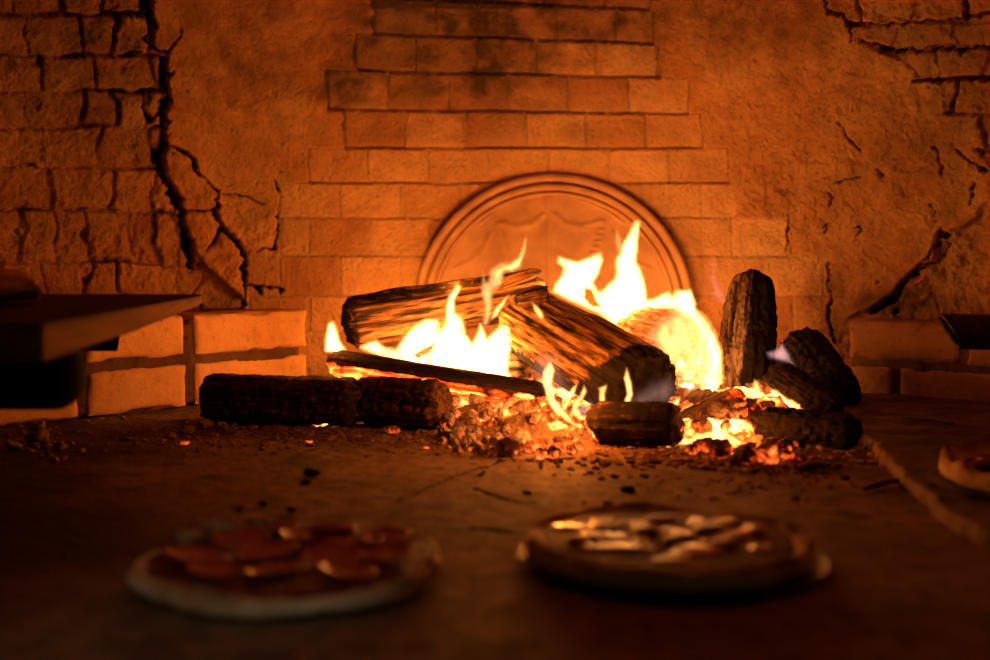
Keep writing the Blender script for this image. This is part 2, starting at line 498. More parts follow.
    for (x, y, a, b, s) in ((350, 90, 45, 22, .75), (415, 25, 60, 26, .6), (395, 58, 45, 18, .55), (395, 130, 60, 16, .35), (585, 132, 32, 14, .42), (640, 130, 20, 12, .2),
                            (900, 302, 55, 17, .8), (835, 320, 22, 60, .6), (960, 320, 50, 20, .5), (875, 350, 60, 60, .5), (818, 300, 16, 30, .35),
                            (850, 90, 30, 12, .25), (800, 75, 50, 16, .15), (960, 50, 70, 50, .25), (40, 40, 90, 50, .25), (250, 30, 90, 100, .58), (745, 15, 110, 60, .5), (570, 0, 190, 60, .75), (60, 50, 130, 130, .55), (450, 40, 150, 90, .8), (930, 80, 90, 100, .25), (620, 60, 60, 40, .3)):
        soot_shade = np.maximum(soot_shade, s * np.exp(-(((px - x) / a) ** 2 + ((py - y) / b) ** 2) ** 1.4))
    soot_shade = np.clip(soot_shade * (1 + nz2 * .7 + nz1 * .5), 0, .92)
    # sooty upper bricks of the apse, darkened further as painted falloff of light
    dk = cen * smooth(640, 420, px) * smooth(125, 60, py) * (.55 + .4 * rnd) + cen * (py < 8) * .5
    soot_shade = np.clip(np.maximum(soot_shade, dk * (1 + nz2 * .3)), 0, .92)
    return disp, cenf, np.clip(crack, 0, 1), soot_shade, np.clip(rnd, 0, 1), np.clip(mortar, 0, 1)


def build_shell():
    d = math.radians
    th = np.concatenate([np.linspace(d(-128), d(-54), 40)[:-1], np.linspace(d(-54), d(54), 900), np.linspace(d(54), d(128), 40)[1:]])
    s = np.concatenate([np.linspace(-.02, .10, 14)[:-1], np.linspace(.10, .97, 310), np.linspace(.97, ZK + HD * math.pi / 2, 30)[1:]])
    TH, S = np.meshgrid(th, s, indexing='ij')
    X, Y, Z, nx, ny, nz = shell(TH, S)
    px, py = proj(X, np.maximum(Y, .8), Z)
    vis = (np.abs(TH) < d(58))
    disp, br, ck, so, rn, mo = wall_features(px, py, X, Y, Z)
    disp = np.where(vis & (S < 1.1), disp, 0)
    X = X + nx * disp; Y = Y + ny * disp; Z = Z + nz * disp
    V = np.stack([X, Y, Z], -1).reshape(-1, 3)
    nu, nv = TH.shape
    Fc = grid_faces(nu, nv)
    fpx = px.reshape(-1)[Fc].mean(1); fpy = py.reshape(-1)[Fc].mean(1); fS = S.reshape(-1)[Fc].mean(1); fT = TH.reshape(-1)[Fc].mean(1)
    bx = np.interp(fpy, [-200, -40, 0, 45, 60, 100, 150, 180, 212, 240, 268, 300, 420], [140, 143, 150, 152, 165, 164, 158, 166, 181, 186, 205, 244, 244])
    bx = np.where((fT < d(-20)), bx, -1e9)
    rx = np.interp(fpy, [-200, 0, 25, 50, 80, 130, 200, 232, 262, 300, 330], [828, 832, 853, 870, 912, 950, 960, 943, 927, 885, 845])
    rx = np.where(fT > d(10), rx, 1e9)
    lab = np.zeros(len(Fc), int)
    lab[(fpx < bx) | (fT < d(-46))] = 1
    lab[(fpx > rx) | (fT > d(46))] = 2
    lab[fS > .93] = 3
    at = dict(brick=br, crack=ck, soot_shade=so, rnd=rn, mortar=mo)
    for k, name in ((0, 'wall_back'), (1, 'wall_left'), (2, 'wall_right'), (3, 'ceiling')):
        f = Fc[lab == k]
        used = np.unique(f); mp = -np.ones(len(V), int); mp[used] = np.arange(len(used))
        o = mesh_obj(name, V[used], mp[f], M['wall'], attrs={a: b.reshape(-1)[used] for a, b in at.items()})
        tag(o, kind='structure')


build_shell()

# ---- hearth floor
FL_EDGE = [PZ(862, 446), PZ(880, 464), PZ(905, 490), PZ(940, 522), PZ(985, 548)]


def build_floor():
    xs = np.concatenate([np.linspace(-1.5, -.75, 40)[:-1], np.linspace(-.75, .75, 480), np.linspace(.75, 1.5, 40)[1:]])
    ys = np.concatenate([np.linspace(.0, .8, 20)[:-1], np.linspace(.8, 2.3, 440), np.linspace(2.3, 2.95, 60)[1:]])
    X, Y = np.meshgrid(xs, ys, indexing='ij')
    Z0 = np.zeros_like(X)
    px, py = proj(X, np.maximum(Y, .7), Z0)
    n1 = fbm(X, Y, Z0, 6, 4, 41); n2 = fbm(X, Y, Z0, 34, 4, 43); n3 = fbm(X, Y, Z0, 120, 3, 47)
    Z = n1 * .0025 + n2 * .0012 + n3 * .0006
    ck = np.zeros_like(X); so = np.zeros_like(X)
    w = .35
    for c in ([(395, 502, 1.0), (420, 492, 1.6), (445, 480, 1.8), (470, 471, 2), (512, 458, 1.4)], [(472, 489, 1.0), (495, 497, 1.2), (520, 504, .8)],
              [(470, 528, 1.2), (520, 534, 1.0)], [(660, 452, 1), (700, 470, 1.2), (760, 474, 1.5), (838, 470, 1.2)], [(780, 466, 1.5), (820, 474, 1.8), (845, 466, 1.2)],
              [(300, 452, 1.5), (330, 446, 1.5)]):
        bw, bd = seg_dist(px + n2 * 3, (py + n3 * 1.5) / w, [(a, b / w, g * 1.6) for a, b, g in c])
        f = 1 - smooth(.4, 1.2, bw)
        Z -= f * .004; ck = np.maximum(ck, f)
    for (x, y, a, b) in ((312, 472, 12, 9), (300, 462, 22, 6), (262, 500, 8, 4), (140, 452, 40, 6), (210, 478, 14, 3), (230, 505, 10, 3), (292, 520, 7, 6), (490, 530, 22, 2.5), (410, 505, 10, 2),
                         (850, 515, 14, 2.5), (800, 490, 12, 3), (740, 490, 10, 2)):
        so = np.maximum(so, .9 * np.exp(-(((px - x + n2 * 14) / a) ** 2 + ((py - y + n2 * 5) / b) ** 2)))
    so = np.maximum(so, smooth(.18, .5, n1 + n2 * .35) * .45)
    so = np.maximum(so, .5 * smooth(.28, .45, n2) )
    so = np.maximum(so, .8 * smooth(.15, .75, fbm(X, Y, Z0, 3.2, 4, 49) * .9 + smooth(-.25, -.75, X) * .75 + smooth(1.15, .8, Y) * .35))  # shade painted into the left and near stone, broken up by noise
    ash = np.exp(-(((X - .05) / .62) ** 2 + ((Y - 2.15) / .33) ** 2) ** 1.5)
    Z += ash * (np.maximum(n2, 0) * .010 + np.maximum(n3, 0) * .006)
    V = np.stack([X, Y, Z], -1).reshape(-1, 3)
    o = mesh_obj('floor', V, grid_faces(*X.shape), M['floor'], attrs=dict(crack=ck.ravel(), soot_shade=so.ravel(), ash=np.clip(ash, 0, 1).ravel()))
    tag(o, kind='structure')


build_floor()


def build_slab():
    # raised slab on the right, its chipped side faces the fire
    E = [(p.x, p.y) for p in FL_EDGE]
    E = [(.36, 2.42), (.47, 2.1)] + E + [(E[-1][0] + .015, E[-1][1] - .12), (.60, .75), (.62, .3)]
    E = np.array(E)
    seg = np.r_[0, np.cumsum(np.hypot(*np.diff(E, axis=0).T))]
    t = np.linspace(0, seg[-1], 420)
    ex = np.interp(t, seg, E[:, 0]); ey = np.interp(t, seg, E[:, 1])
    jag = fbm(ex, ey, 0, 25, 4, 61) * .012
    ex = ex + jag
    V = []; rows = []
    prof = [(0, -.004), (0.000, .004), (.001, .010), (.004, .0155), (.010, .017)]
    for k, (dx, z) in enumerate(prof):
        n = fbm(ex, ey, z * 8, 60, 3, 63) * .003
        V.append(np.stack([ex + dx + n, ey, np.full_like(ex, z)], -1))
    for dx in np.concatenate([np.linspace(.018, .35, 60), np.linspace(.4, 1.0, 10)]):
        x = np.minimum(ex + dx, 1.5 + 0 * ex)
        z = .017 + fbm(x, ey, 0, 30, 4, 43) * .0025
        V.append(np.stack([x, ey, z], -1))
    V = np.array(V)
    nu, nv = V.shape[:2]
    Vf = V.reshape(-1, 3)
    n2 = fbm(Vf[:, 0], Vf[:, 1], 0, 20, 4, 71)
    o = mesh_obj('hearth_slab', Vf, grid_faces(nu, nv, flip=True), M['floor'], attrs=dict(crack=np.zeros(len(Vf)), soot_shade=np.clip(.45 + smooth(-.2, .45, n2) * .45, 0, .85) * np.repeat(np.arange(nu) > 3, nv), ash=.3 + 0 * n2), origin=(.6, 1.4, 0))  # shade painted on the top, edge kept pale as if firelit
    tag(o, 'raised stone slab of the hearth floor with a chipped edge, on the right side', 'stone slab')


build_slab()


# ---- brick ledges
def rounded_brick(a, b, depth_dir, z0, z1, depth, seed, dam=1.0):
    """a, b: front-face ends (xy); returns verts, faces of a worn brick as a dense box grid"""
    a = np.array(a, float); b = np.array(b, float); L = np.linalg.norm(b - a)
    nx_, nz_, nd = max(4, int(L / .006)), max(4, int((z1 - z0) / .006)), 8
    V = []; Fs = []
    dd = np.array(depth_dir, float)

    def face(o, u, v, nu, nv, n):
        base = len(V)
        for i in range(nu + 1):
            for j in range(nv + 1):
                V.append(o + u * i / nu + v * j / nv)
        for i in range(nu):
            for j in range(nv):
                p = base + i * (nv + 1) + j
                q = [p, p + nv + 1, p + nv + 2, p + 1]
                Fs.append(q if n > 0 else q[::-1])
    A = np.array([a[0], a[1], z0]); U = np.array([b[0] - a[0], b[1] - a[1], 0]); W = np.array([0, 0, z1 - z0]); D = np.array([dd[0], dd[1], 0]) * depth
    face(A, U, W, nx_, nz_, 1)
    face(A + D, U, W, nx_, nz_, -1)
    face(A + W, U, D, nx_, nd, 1)
    face(A, U, D, nx_, nd, -1)
    face(A, W, D, nz_, nd, 1)
    face(A + U, W, D, nz_, nd, -1)
    V = np.array(V)
    c = A + (U + W + D) / 2
    n = fbm(V[:, 0], V[:, 1], V[:, 2], 28, 4, seed); n3 = fbm(V[:, 0], V[:, 1], V[:, 2], 110, 3, seed + 3)
    Un = U / L; Wn = np.array([0, 0, 1.]); Dn = D / depth
    r = V - c
    hu, hw, hd = L / 2, (z1 - z0) / 2, depth / 2
    cu, cw, cdp = r @ Un, r @ Wn, r @ Dn
    # round and chip the arrises
    eu = 1 - smooth(0, .010, hu - np.abs(cu)); ew = 1 - smooth(0, .010, hw - np.abs(cw)); ed = 1 - smooth(0, .010, hd - np.abs(cdp))
    e = np.maximum.reduce([np.minimum(eu, ew), np.minimum(eu, ed), np.minimum(ew, ed)])
    sh = e * (.0035 + .007 * dam * np.maximum(0, n + .1)) + n * .0015 + n3 * .0009
    V = V - (np.outer(np.sign(cu) * eu * sh, Un) + np.outer(np.sign(cw) * np.maximum(ew, .0) * sh, Wn) + np.outer(np.sign(cdp) * np.maximum(ed, .3) * sh, Dn))
    return V, Fs


def build_ledge(name, label, A, B, out_n, courses, joints, mat, origin):
    """A->B base line of the front face; courses = [(z0, z1)...]; joints = per course list of cut positions along the line"""
    A = np.array(A, float); B = np.array(B, float); L = np.linalg.norm(B - A); u = (B - A) / L
    back = np.array([-out_n[0], -out_n[1]])
    root = empty(name, origin, label, 'ledge')
    for ci, (z0, z1) in enumerate(courses):
        cuts = joints[ci]
        for k, (s0, s1) in enumerate(cuts):
            off = back * (random.random() * .006)
            V, Fs = rounded_brick(A + u * s0 + off, A + u * s1 + off, back, z0, z1, .105, 90 + ci * 7 + k)
            mesh_obj('brick', V, Fs, mat, root)
    # mortar core fills the joints, set back a little
    z0 = 0.0; z1 = courses[-1][1] - .012
    V, Fs = rounded_brick(A + back * .008, B + back * .008 - u * .012, back, z0, z1, .11, 120)
    n = fbm(V[:, 0], V[:, 1], V[:, 2], 50, 4, 9)
    V += n[:, None] * np.array([*out_n, .3]) * .005
    mesh_obj('mortar', V, Fs, M['mortar'], root)
    # rubble fill on top
    V, Fs = rounded_brick(A + back * .10, B + back * .08 - u * .01, back, .02, courses[-1][1] - .002, .13, 130)
    V[:, 2] += fbm(V[:, 0], V[:, 1], 0, 30, 4, 10) * .006 - .003
    mesh_obj('top_fill', V, Fs, M['mortar'], root)
    return root


A_ = PZ(40, 424); B_ = PZ(309, 393.5)
Ll = math.hypot(B_.x - A_.x, B_.y - A_.y); uu = ((B_.x - A_.x) / Ll, (B_.y - A_.y) / Ll)
outn = (uu[1], -uu[0])
A2 = (A_.x - uu[0] * .45, A_.y - uu[1] * .45)
Lt = Ll + .45
s190 = None
for k in range(400):
    q = (A2[0] + uu[0] * Lt * k / 400, A2[1] + uu[1] * Lt * k / 400)
    if proj(q[0], q[1], .1)[0] > 190.5:
        s190 = Lt * k / 400; break
bl = (Lt - s190)
cutsL = [(s190 + .008, Lt)] + [(s190 - .008 - .228 * (k + 1) + .014, s190 - .008 - .228 * k) for k in range(0, 2)]
build_ledge('brick_ledge', 'pale firebrick ledge two courses high at the foot of the cracked left wall', A2, (B_.x, B_.y), outn,
            [(0.0, .086), (.100, .183)], [cutsL, cutsL], M['ledge'], (B_.x, B_.y, 0))
RA = (.735, 2.47); RB = (1.16, 2.11)
Lr = math.hypot(RB[0] - RA[0], RB[1] - RA[1]); ur = ((RB[0] - RA[0]) / Lr, (RB[1] - RA[1]) / Lr)
build_ledge('brick_ledge', 'dark brick ledge low on the right wall behind the metal pipe', RA, RB, (-.0 + ur[1] * 1, -ur[0]),
            [(0.0, .072), (.082, .165)], [[(-.05, .10), (.11, .33), (.34, Lr)], [(0, .232), (.242, Lr)]], M['ledge_dark'], (RA[0], RA[1], 0))


# ================================================================== FIREBACK MEDALLION
def build_fireback():
    zc = P(552, 312, 2.75).z; xc = P(552, 312, 2.75).x
    R = .324
    cols = []
    for z in np.linspace(0.0, zc, 26)[:-1]: cols.append(('L', z))
    for a in np.linspace(0, math.pi, 220): cols.append(('A', a))
    for z in np.linspace(zc, 0.0, 26)[1:]: cols.append(('R', z))
    rs = np.concatenate([np.linspace(0, .262, 90)[:-1], np.linspace(.262, R, 60)])
    Xl = []; Zl = []; Rl = []
    for k, v in cols:
        if k == 'L': Xl.append(-rs); Zl.append(0 * rs + v)
        elif k == 'R': Xl.append(rs); Zl.append(0 * rs + v)
        else: Xl.append(-rs * math.cos(v)); Zl.append(zc + rs * math.sin(v))
        Rl.append(rs)
    X = np.array(Xl) + xc; Z = np.array(Zl); Rr = np.array(Rl)
    Yb = 2.77
    px, py = proj(X, np.full_like(X, Yb), Z)
    h = np.zeros_like(X)
    # mouldings of the rim
    def tor(c, w, a): return a * np.sqrt(np.clip(1 - ((Rr - c) / w) ** 2, 0, 1))
    h = np.where(Rr > .270, .012, .0)
    h += tor(.312, .011, .012) + tor(.291, .009, .010) + tor(.275, .005, .006)
    h -= .006 * np.exp(-((Rr - .301) / .0025) ** 2)
    # swags, central rib and drapes in low relief
    def ridge(pts, w, a):
        bw, bd = seg_dist(px, py, pts)
        return a * np.exp(-(bw) ** 2 * 1.2)
    inner = Rr < .268
    rel = np.zeros_like(X)
    for pts in ([(549, 213, 3), (549, 250, 3), (549, 300, 3)],
                [(545, 214, 3), (533, 224, 4), (517, 227, 4), (500, 223, 3)],
                [(554, 214, 3), (566, 224, 4), (582, 227, 4), (602, 221, 3)],
                [(498, 224, 3), (503, 240, 4), (510, 262, 3), (512, 285, 2)],
                [(604, 222, 3), (598, 240, 4), (590, 262, 3), (588, 285, 2)],
                [(490, 234, 2), (484, 250, 3), (470, 262, 3), (455, 268, 2)],
                [(612, 232, 2), (618, 250, 3), (632, 262, 3), (648, 268, 2)],
                [(549, 190, 3), (549, 205, 5), (549, 215, 3)],
                [(520, 198, 2), (500, 205, 2), (480, 222, 2)], [(580, 198, 2), (600, 205, 2), (622, 222, 2)]):
        rel = np.maximum(rel, ridge(pts, 3, .0065))
    beads = .5 + .5 * np.sin(py * 1.1)
    rel = np.where((px > 585) & (px < 612) & (py > 225), rel * (0.4 + beads), rel)
    h += inner * rel * .65
    h += fbm(X, 0, Z, 60, 3, 12) * .0014
    Y = CY + np.sqrt(R0 ** 2 - X ** 2) - .018 - h
    Y0_ = CY + np.sqrt(R0 ** 2 - X ** 2)
    rim = Rr >= R - 1e-6
    Y[rim] = Y0_[rim] + .01
    rim2 = np.zeros_like(Rr, bool); rim2[:, -2] = True
    V = np.stack([X, Y, Z], -1).reshape(-1, 3)
    o = mesh_obj('fireback', V, grid_faces(*X.shape), M['cast'], origin=(xc, Yb, 0))
    tag(o, 'large arched fireback with moulded rim and swags in relief, behind the flames', 'fireback')


build_fireback()


# ================================================================== LOGS
def frame_of(p0, p1, roll=0.0):
    ax = (p1 - p0).normalized()
    up = Vector((0, 0, 1)) if abs(ax.z) < .9 else Vector((0, -1, 0))
    s = ax.cross(up).normalized(); t = s.cross(ax).normalized()
    R = Matrix.Rotation(roll, 3, ax)
    return ax, R @ s, R @ t


def log_mesh(p0, p1, r0, r1, seed, amp=.12, ridge=.06, section=None, flat=1.0, endr=.25, roll=0.0, bend=0.0, char=None, glow=None, NA=150, NR=110, pits=0.0, taper=None, rough_end=.012, gx=5, gr=4.2):
    """a log between p0 and p1 as one closed surface with bark ridges and broken ends"""
    L = (p1 - p0).length
    ax, s, t = frame_of(p0, p1, roll)
    NA = max(50, int(L / .0032)); NR = int(min(170, max(70, 2 * math.pi * max(r0, r1) / .0028)))
    ncap = 14
    # rings: start cap, body, end cap
    a = np.concatenate([np.zeros(ncap), np.linspace(0, 1, NA), np.ones(ncap)])
    k = np.concatenate([np.linspace(0.02, 1, ncap + 1)[:-1], np.ones(NA), np.linspace(1, 0.02, ncap + 1)[1:]])
    ph = np.linspace(0, 2 * math.pi, NR, endpoint=False)
    Aa, PH = np.meshgrid(a, ph, indexing='ij'); K = np.broadcast_to(k[:, None], Aa.shape)
    base_r = r0 + (r1 - r0) * Aa
    if taper: base_r = base_r * np.interp(Aa, [q[0] for q in taper], [q[1] for q in taper])
    sec = section(PH) if section else 1.0
    cx = np.cos(PH); cy = np.sin(PH)
    xs = Aa * L
    lowf = fbm(xs * 3, cx * .8, cy * .8, 3.0, 3, seed)
    rid = fbm(xs * gx, cx * gr, cy * gr, 1.0, 4, seed + 3)
    rid2 = fbm(xs * 16, cx * 9, cy * 9, 1.0, 3, seed + 5)
    lump = fbm(xs * 30, cx * 3, cy * 3, 1.0, 4, seed + 9)
    rr = base_r * sec * (1 + amp * lowf + ridge * (1 - 2 * np.abs(rid)) + ridge * .5 * rid2 + amp * .35 * lump)
    crev = np.clip(smooth(.1, .35, -rid2 * .7 + np.abs(rid) * .8 - .1), 0, 1)
    if pits:
        w = fbm(xs, base_r * cx, base_r * cy, 90, 3, seed + 12)
        rr -= pits * smooth(.1, .45, np.abs(w)); 
    # rounded shoulders at the ends
    sh = np.minimum(Aa, 1 - Aa) * L
    rr = rr * (1 - endr * (1 - smooth(0, .016, sh)) )
    rr = rr * K
    capn = fbm(rr * cx, rr * cy, 0 * cx + seed, 60, 3, seed + 20)
    along = xs + np.where(K < 1, (1 - K ** 2) * .004 * np.where(Aa < .5, -1, 1), 0) + capn * rough_end * ((K < 1) | (sh < .004)) * np.where(Aa < .5, 1, 1)
    rings = smooth(.0, 1, K)
    lx = rr * cx; ly = rr * cy * flat
    bz = bend * np.sin(math.pi * Aa)
    p0a = np.array(p0); V = p0a + along[..., None] * np.array(ax) + lx[..., None] * np.array(s) + (ly + bz)[..., None] * np.array(t)
    V = V.reshape(-1, 3)
    nu, nv = Aa.shape
    Fs = grid_faces(nu, nv, wrap=True).tolist()
    # close the tips
    n0 = len(V); V = np.vstack([V, V[:nv].mean(0), V[-nv:].mean(0)])
    Fs += [[(j + 1) % nv, j, n0] for j in range(nv)] + [[n0 - nv + j, n0 - nv + (j + 1) % nv, n0 + 1] for j in range(nv)]
    capm = (K < .97).astype(float)
    G = np.stack([along + capm * 0, lx, ly], -1).reshape(-1, 3); G = np.vstack([G, [[0, 0, 0], [L, 0, 0]]]) + seed * .37
    U = dict(a=np.r_[Aa.ravel(), 0, 1], up=(V - p0a)[:, 2], cap=np.r_[capm.ravel(), 1, 1], x=V[:, 0], y=V[:, 1], z=V[:, 2],
             nz=np.r_[(np.outer(np.ones(nu), 0 * ph) + (cx * s.z + cy * t.z)).ravel(), 0, 0], ny=np.r_[(cx * s.y + cy * t.y).ravel(), 0, 0], nx=np.r_[(cx * s.x + cy * t.x).ravel(), 0, 0])
    ch = char(U) if char else np.zeros(len(V)); gl = glow(U) if glow else np.zeros(len(V))
    ch = np.broadcast_to(ch, (len(V),)); gl = np.broadcast_to(gl, (len(V),))
    return V, Fs, dict(grain=G, char=np.clip(ch, 0, 1), glow=np.clip(gl, 0, 1.5), crev=np.r_[crev.ravel() * (1 - capm.ravel()), 0, 0])


def log(name, label, mat, p0, p1, r0, r1, seed, cat='log', group=None, min_z=0.002, **kw):
    V, Fs, at = log_mesh(p0, p1, r0, r1, seed, **kw)
    V[:, 2] = np.maximum(V[:, 2], min_z)
    o = mesh_obj(name, V, Fs, M[mat], attrs=at, origin=tuple(p0))
    return tag(o, label, cat, group)


def wedge(n_flat, soft=.25):
    """cross-section of split wood: circle cut by flats; n_flat = [(angle, distance)]"""
    def f(ph):
        r = np.ones_like(ph)
        for a, d in n_flat:
            c = np.cos(ph - a)
            r = np.minimum(r, np.where(c > .05, d / np.maximum(c, .05), 9))
        return r
    return f


# rear split log leaning over the fire
log('split_log', 'long split log with a dark cut end, leaning across the back left of the fire', 'split', P(347, 324, 2.40), P(541, 292, 2.50), .056, .050, 11,
    amp=.06, ridge=.06, section=wedge([(1.2, .8), (-2.0, .75), (2.7, .86)]), char=lambda u: u['cap'] * .9 + .25 + .35 * smooth(.5, 1, u['nz']) , glow=lambda u: 0)
log('split_branch', 'short thin splinter of firewood lying on top of the rear log, below the wispy flame', 'split', P(492, 287, 2.43), P(537, 272, 2.45), .014, .012, 12,
    amp=.18, ridge=.12, flat=.8, char=lambda u: u['cap'] + .3, min_z=0)
log('bark_knot', 'small curled stub of pale wood at the upper end of the striped log', 'split', P(519, 300, 2.28), P(547, 293, 2.26), .014, .017, 14,
    amp=.3, ridge=.15, cat='wood', char=lambda u: .42 * u['cap'] + .25)
# big diagonal log with striped bark
C0, C1 = P(526, 322, 2.36), P(646, 391, 2.03)
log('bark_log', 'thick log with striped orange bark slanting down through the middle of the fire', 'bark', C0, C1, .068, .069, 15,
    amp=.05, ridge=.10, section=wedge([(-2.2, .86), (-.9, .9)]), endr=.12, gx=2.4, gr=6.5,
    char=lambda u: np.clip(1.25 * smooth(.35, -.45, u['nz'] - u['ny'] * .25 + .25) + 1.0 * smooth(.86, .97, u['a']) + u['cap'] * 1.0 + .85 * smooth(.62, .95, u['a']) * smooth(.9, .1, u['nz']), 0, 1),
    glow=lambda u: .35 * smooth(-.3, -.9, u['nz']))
# thin charred log across the front left
log('charred_branch', 'thin charred log glowing red underneath, lying across the front left of the fire', 'char', P(333, 363, 2.20), P(546, 396, 2.13), .0265, .024, 16,
    amp=.08, ridge=.07, flat=.95, char=lambda u: .35 + .5 * smooth(0, .8, u['nz']),
    glow=lambda u: np.clip(.66 * smooth(.35, -.5, u['nz'] + .35 * u['ny']) + .25 * smooth(.5, -.2, u['nz']) * np.exp(-((u['a'] - .25) / .2) ** 2), 0, 1))
# the two dark lengths of charcoal at front left
log('charcoal_log', 'long flat blackened log lying on the hearth in front of the brick ledge', 'plank', Vector((-.52, 2.13, .045)), Vector((-.235, 2.06, .044)), .047, .045, 17,
    amp=.10, ridge=.06, section=wedge([(.0, .86), (1.57, .86), (3.14, .86), (-1.57, .86)]), pits=.004, char=lambda u: .45 + 0 * u['a'], glow=lambda u: .22 * smooth(-.2, -.9, u['nz']) )
log('charcoal_log', 'short fat blackened log with a broken brown end, pointing at the ember heap', 'plank', Vector((-.245, 2.085, .046)), Vector((-.085, 2.02, .043)), .043, .047, 18,
    amp=.10, ridge=.07, section=wedge([(.3, .86), (1.9, .86), (3.4, .88), (-1.3, .86)]), pits=.004, char=lambda u: .3 + 0 * u['a'], glow=lambda u: .3 * smooth(-.2, -.9, u['nz']))
# charred stub under the nose of the striped log
log('charred_stub', 'short blackened stub lying under the lower end of the striped log', 'char', Vector((.155, 1.885, .036)), Vector((.292, 1.845, .036)), .033, .035, 19,
    amp=.10, ridge=.08, flat=.95, char=lambda u: .62 + 0 * u['a'], glow=lambda u: .50 * smooth(.15, 0, u['a']) + .42 * smooth(-.3, -.9, u['nz']) + .25 * u['cap'])
# burning round behind
log('burning_log', 'pale burning log half hidden in the tall flames, its round end facing forward', 'hotlog', P(691, 352, 2.20), P(640, 335, 2.48), .062, .06, 20,
    amp=.10, ridge=.08, char=lambda u: .0 + .1 * u['cap'], glow=lambda u: .42 + .35 * smooth(.05, -.8, u['nz']) + .1 * u['cap'])
log('burning_log', 'smouldering ashy log under the back of the flames on the left', 'ashlog', P(372, 372, 2.42), P(530, 372, 2.36), .052, .050, 21,
    amp=.10, ridge=.08, char=lambda u: .3 + 0 * u['a'], glow=lambda u: .5 * smooth(.3, -.6, u['nz']))
# upright log with furry charred face
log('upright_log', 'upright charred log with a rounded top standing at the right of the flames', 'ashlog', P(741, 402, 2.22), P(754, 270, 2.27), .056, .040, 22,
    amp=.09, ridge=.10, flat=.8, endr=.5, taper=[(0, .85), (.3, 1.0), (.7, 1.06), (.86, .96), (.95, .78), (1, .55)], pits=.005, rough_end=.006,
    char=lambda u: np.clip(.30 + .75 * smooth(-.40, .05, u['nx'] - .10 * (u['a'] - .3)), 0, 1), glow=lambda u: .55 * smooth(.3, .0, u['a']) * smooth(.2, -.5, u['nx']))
# dark heap on the right
log('charred_log', 'thick black log leaning against the heap behind the violet flame', 'char', P(800, 352, 2.42), P(838, 400, 2.22), .058, .05, 23,
    amp=.14, ridge=.10, pits=.006, char=lambda u: .7 + 0 * u['a'], glow=lambda u: .30 * smooth(.25, 0, u['a']))
log('charred_log', 'black log sloping down to the right with embers burning along its underside', 'char', P(772, 376, 2.16), P(838, 416, 2.08), .036, .03, 24,
    amp=.12, ridge=.10, pits=.004, char=lambda u: .7 + 0 * u['a'], glow=lambda u: np.clip(.75 * smooth(.0, -.7, u['nz']) + .2 * smooth(.3, -.3, u['nz']), 0, 1))
log('ash_log', 'grey ash-coated log end lying at the far right of the ember bed', 'ashlog', Vector((.425, 1.90, .030)), Vector((.560, 1.815, .028)), .028, .027, 25,
    amp=.12, ridge=.06, char=lambda u: .75 + 0 * u['a'], glow=lambda u: 0, pits=.004)
log('ash_log', 'ash-covered stick leaning in the embers at the foot of the upright log', 'ashlog', P(683, 425, 2.0), P(740, 395, 2.06), .022, .018, 26,
    amp=.16, ridge=.08, char=lambda u: .2 + 0 * u['a'], glow=lambda u: .45 + .3 * smooth(-.1, -.8, u['nz']))


# ================================================================== EMBER BED
def blob_mound():
    xs = np.linspace(-.16, .56, 330); ys = np.linspace(1.80, 2.62, 330)
    X, Y = np.meshgrid(xs, ys, indexing='ij')
    n0 = fbm(X, Y, 0, 14, 4, 81); n1 = fbm(X, Y, 0, 40, 4, 83); n2 = fbm(X, Y, 0, 110, 3, 85)
    env = np.zeros_like(X); hot = np.zeros_like(X)
    for x, y, a, b, h in ((-.02, 2.08, .12, .12, .035), (.08, 2.02, .13, .10, .035), (.2, 2.2, .2, .22, .045), (.38, 1.97, .12, .09, .034), (.42, 2.12, .13, .14, .06), (.15, 2.4, .28, .16, .05), (.36, 2.05, .08, .07, .05)):
        env = np.maximum(env, h * np.exp(-(((X - x) / a) ** 2 + ((Y - y) / b) ** 2) ** 1.3))
    cell = np.abs(n1)
    Z = env * (1 + n0 * .5) + (env > .004) * (n1 * .012 + n2 * .005) * smooth(.0, .02, env) - .004
    for x, y, a, b, s in ((-.06, 2.17, .07, .06, 1.0), (.04, 2.05, .09, .09, .85), (.12, 1.95, .05, .05, .75), (.37, 1.92, .10, .045, 1.0), (.33, 2.0, .04, .08, .8), (.47, 1.9, .04, .03, 1.0),
                          (.46, 2.1, .07, .08, 1.05), (.2, 2.25, .2, .2, .9), (.13, 2.42, .2, .12, .7)):
        hot = np.maximum(hot, s * np.exp(-(((X - x) / a) ** 2 + ((Y - y) / b) ** 2)))
    keep = env > .0035
    hot = np.clip(hot, 0, 1.05) * smooth(.0035, .012, env) - .1 * (n1 > .2)
    Vg = np.stack([X, Y, Z], -1).reshape(-1, 3)
    Fc = grid_faces(*X.shape)
    k = keep.reshape(-1)[Fc].all(1)
    Fc = Fc[k]; used = np.unique(Fc); mp = -np.ones(len(Vg), int); mp[used] = np.arange(len(used))
    o = mesh_obj('ember_bed', Vg[used], mp[Fc], M['ember'], attrs=dict(hot=hot.ravel()[used]), origin=(.2, 2.1, 0))
    tag(o, 'heap of glowing orange embers and ash under the burning logs', 'embers', kind='stuff')
    return xs, ys, Z, keep


MX, MY, MZ, MK = blob_mound()


def ground(x, y):
    i = int(round((x - MX[0]) / (MX[1] - MX[0]))); j = int(round((y - MY[0]) / (MY[1] - MY[0])))
    if 0 <= i < len(MX) and 0 <= j < len(MY) and MK[i, j]: return max(0, float(MZ[i, j]))
    return 0.0


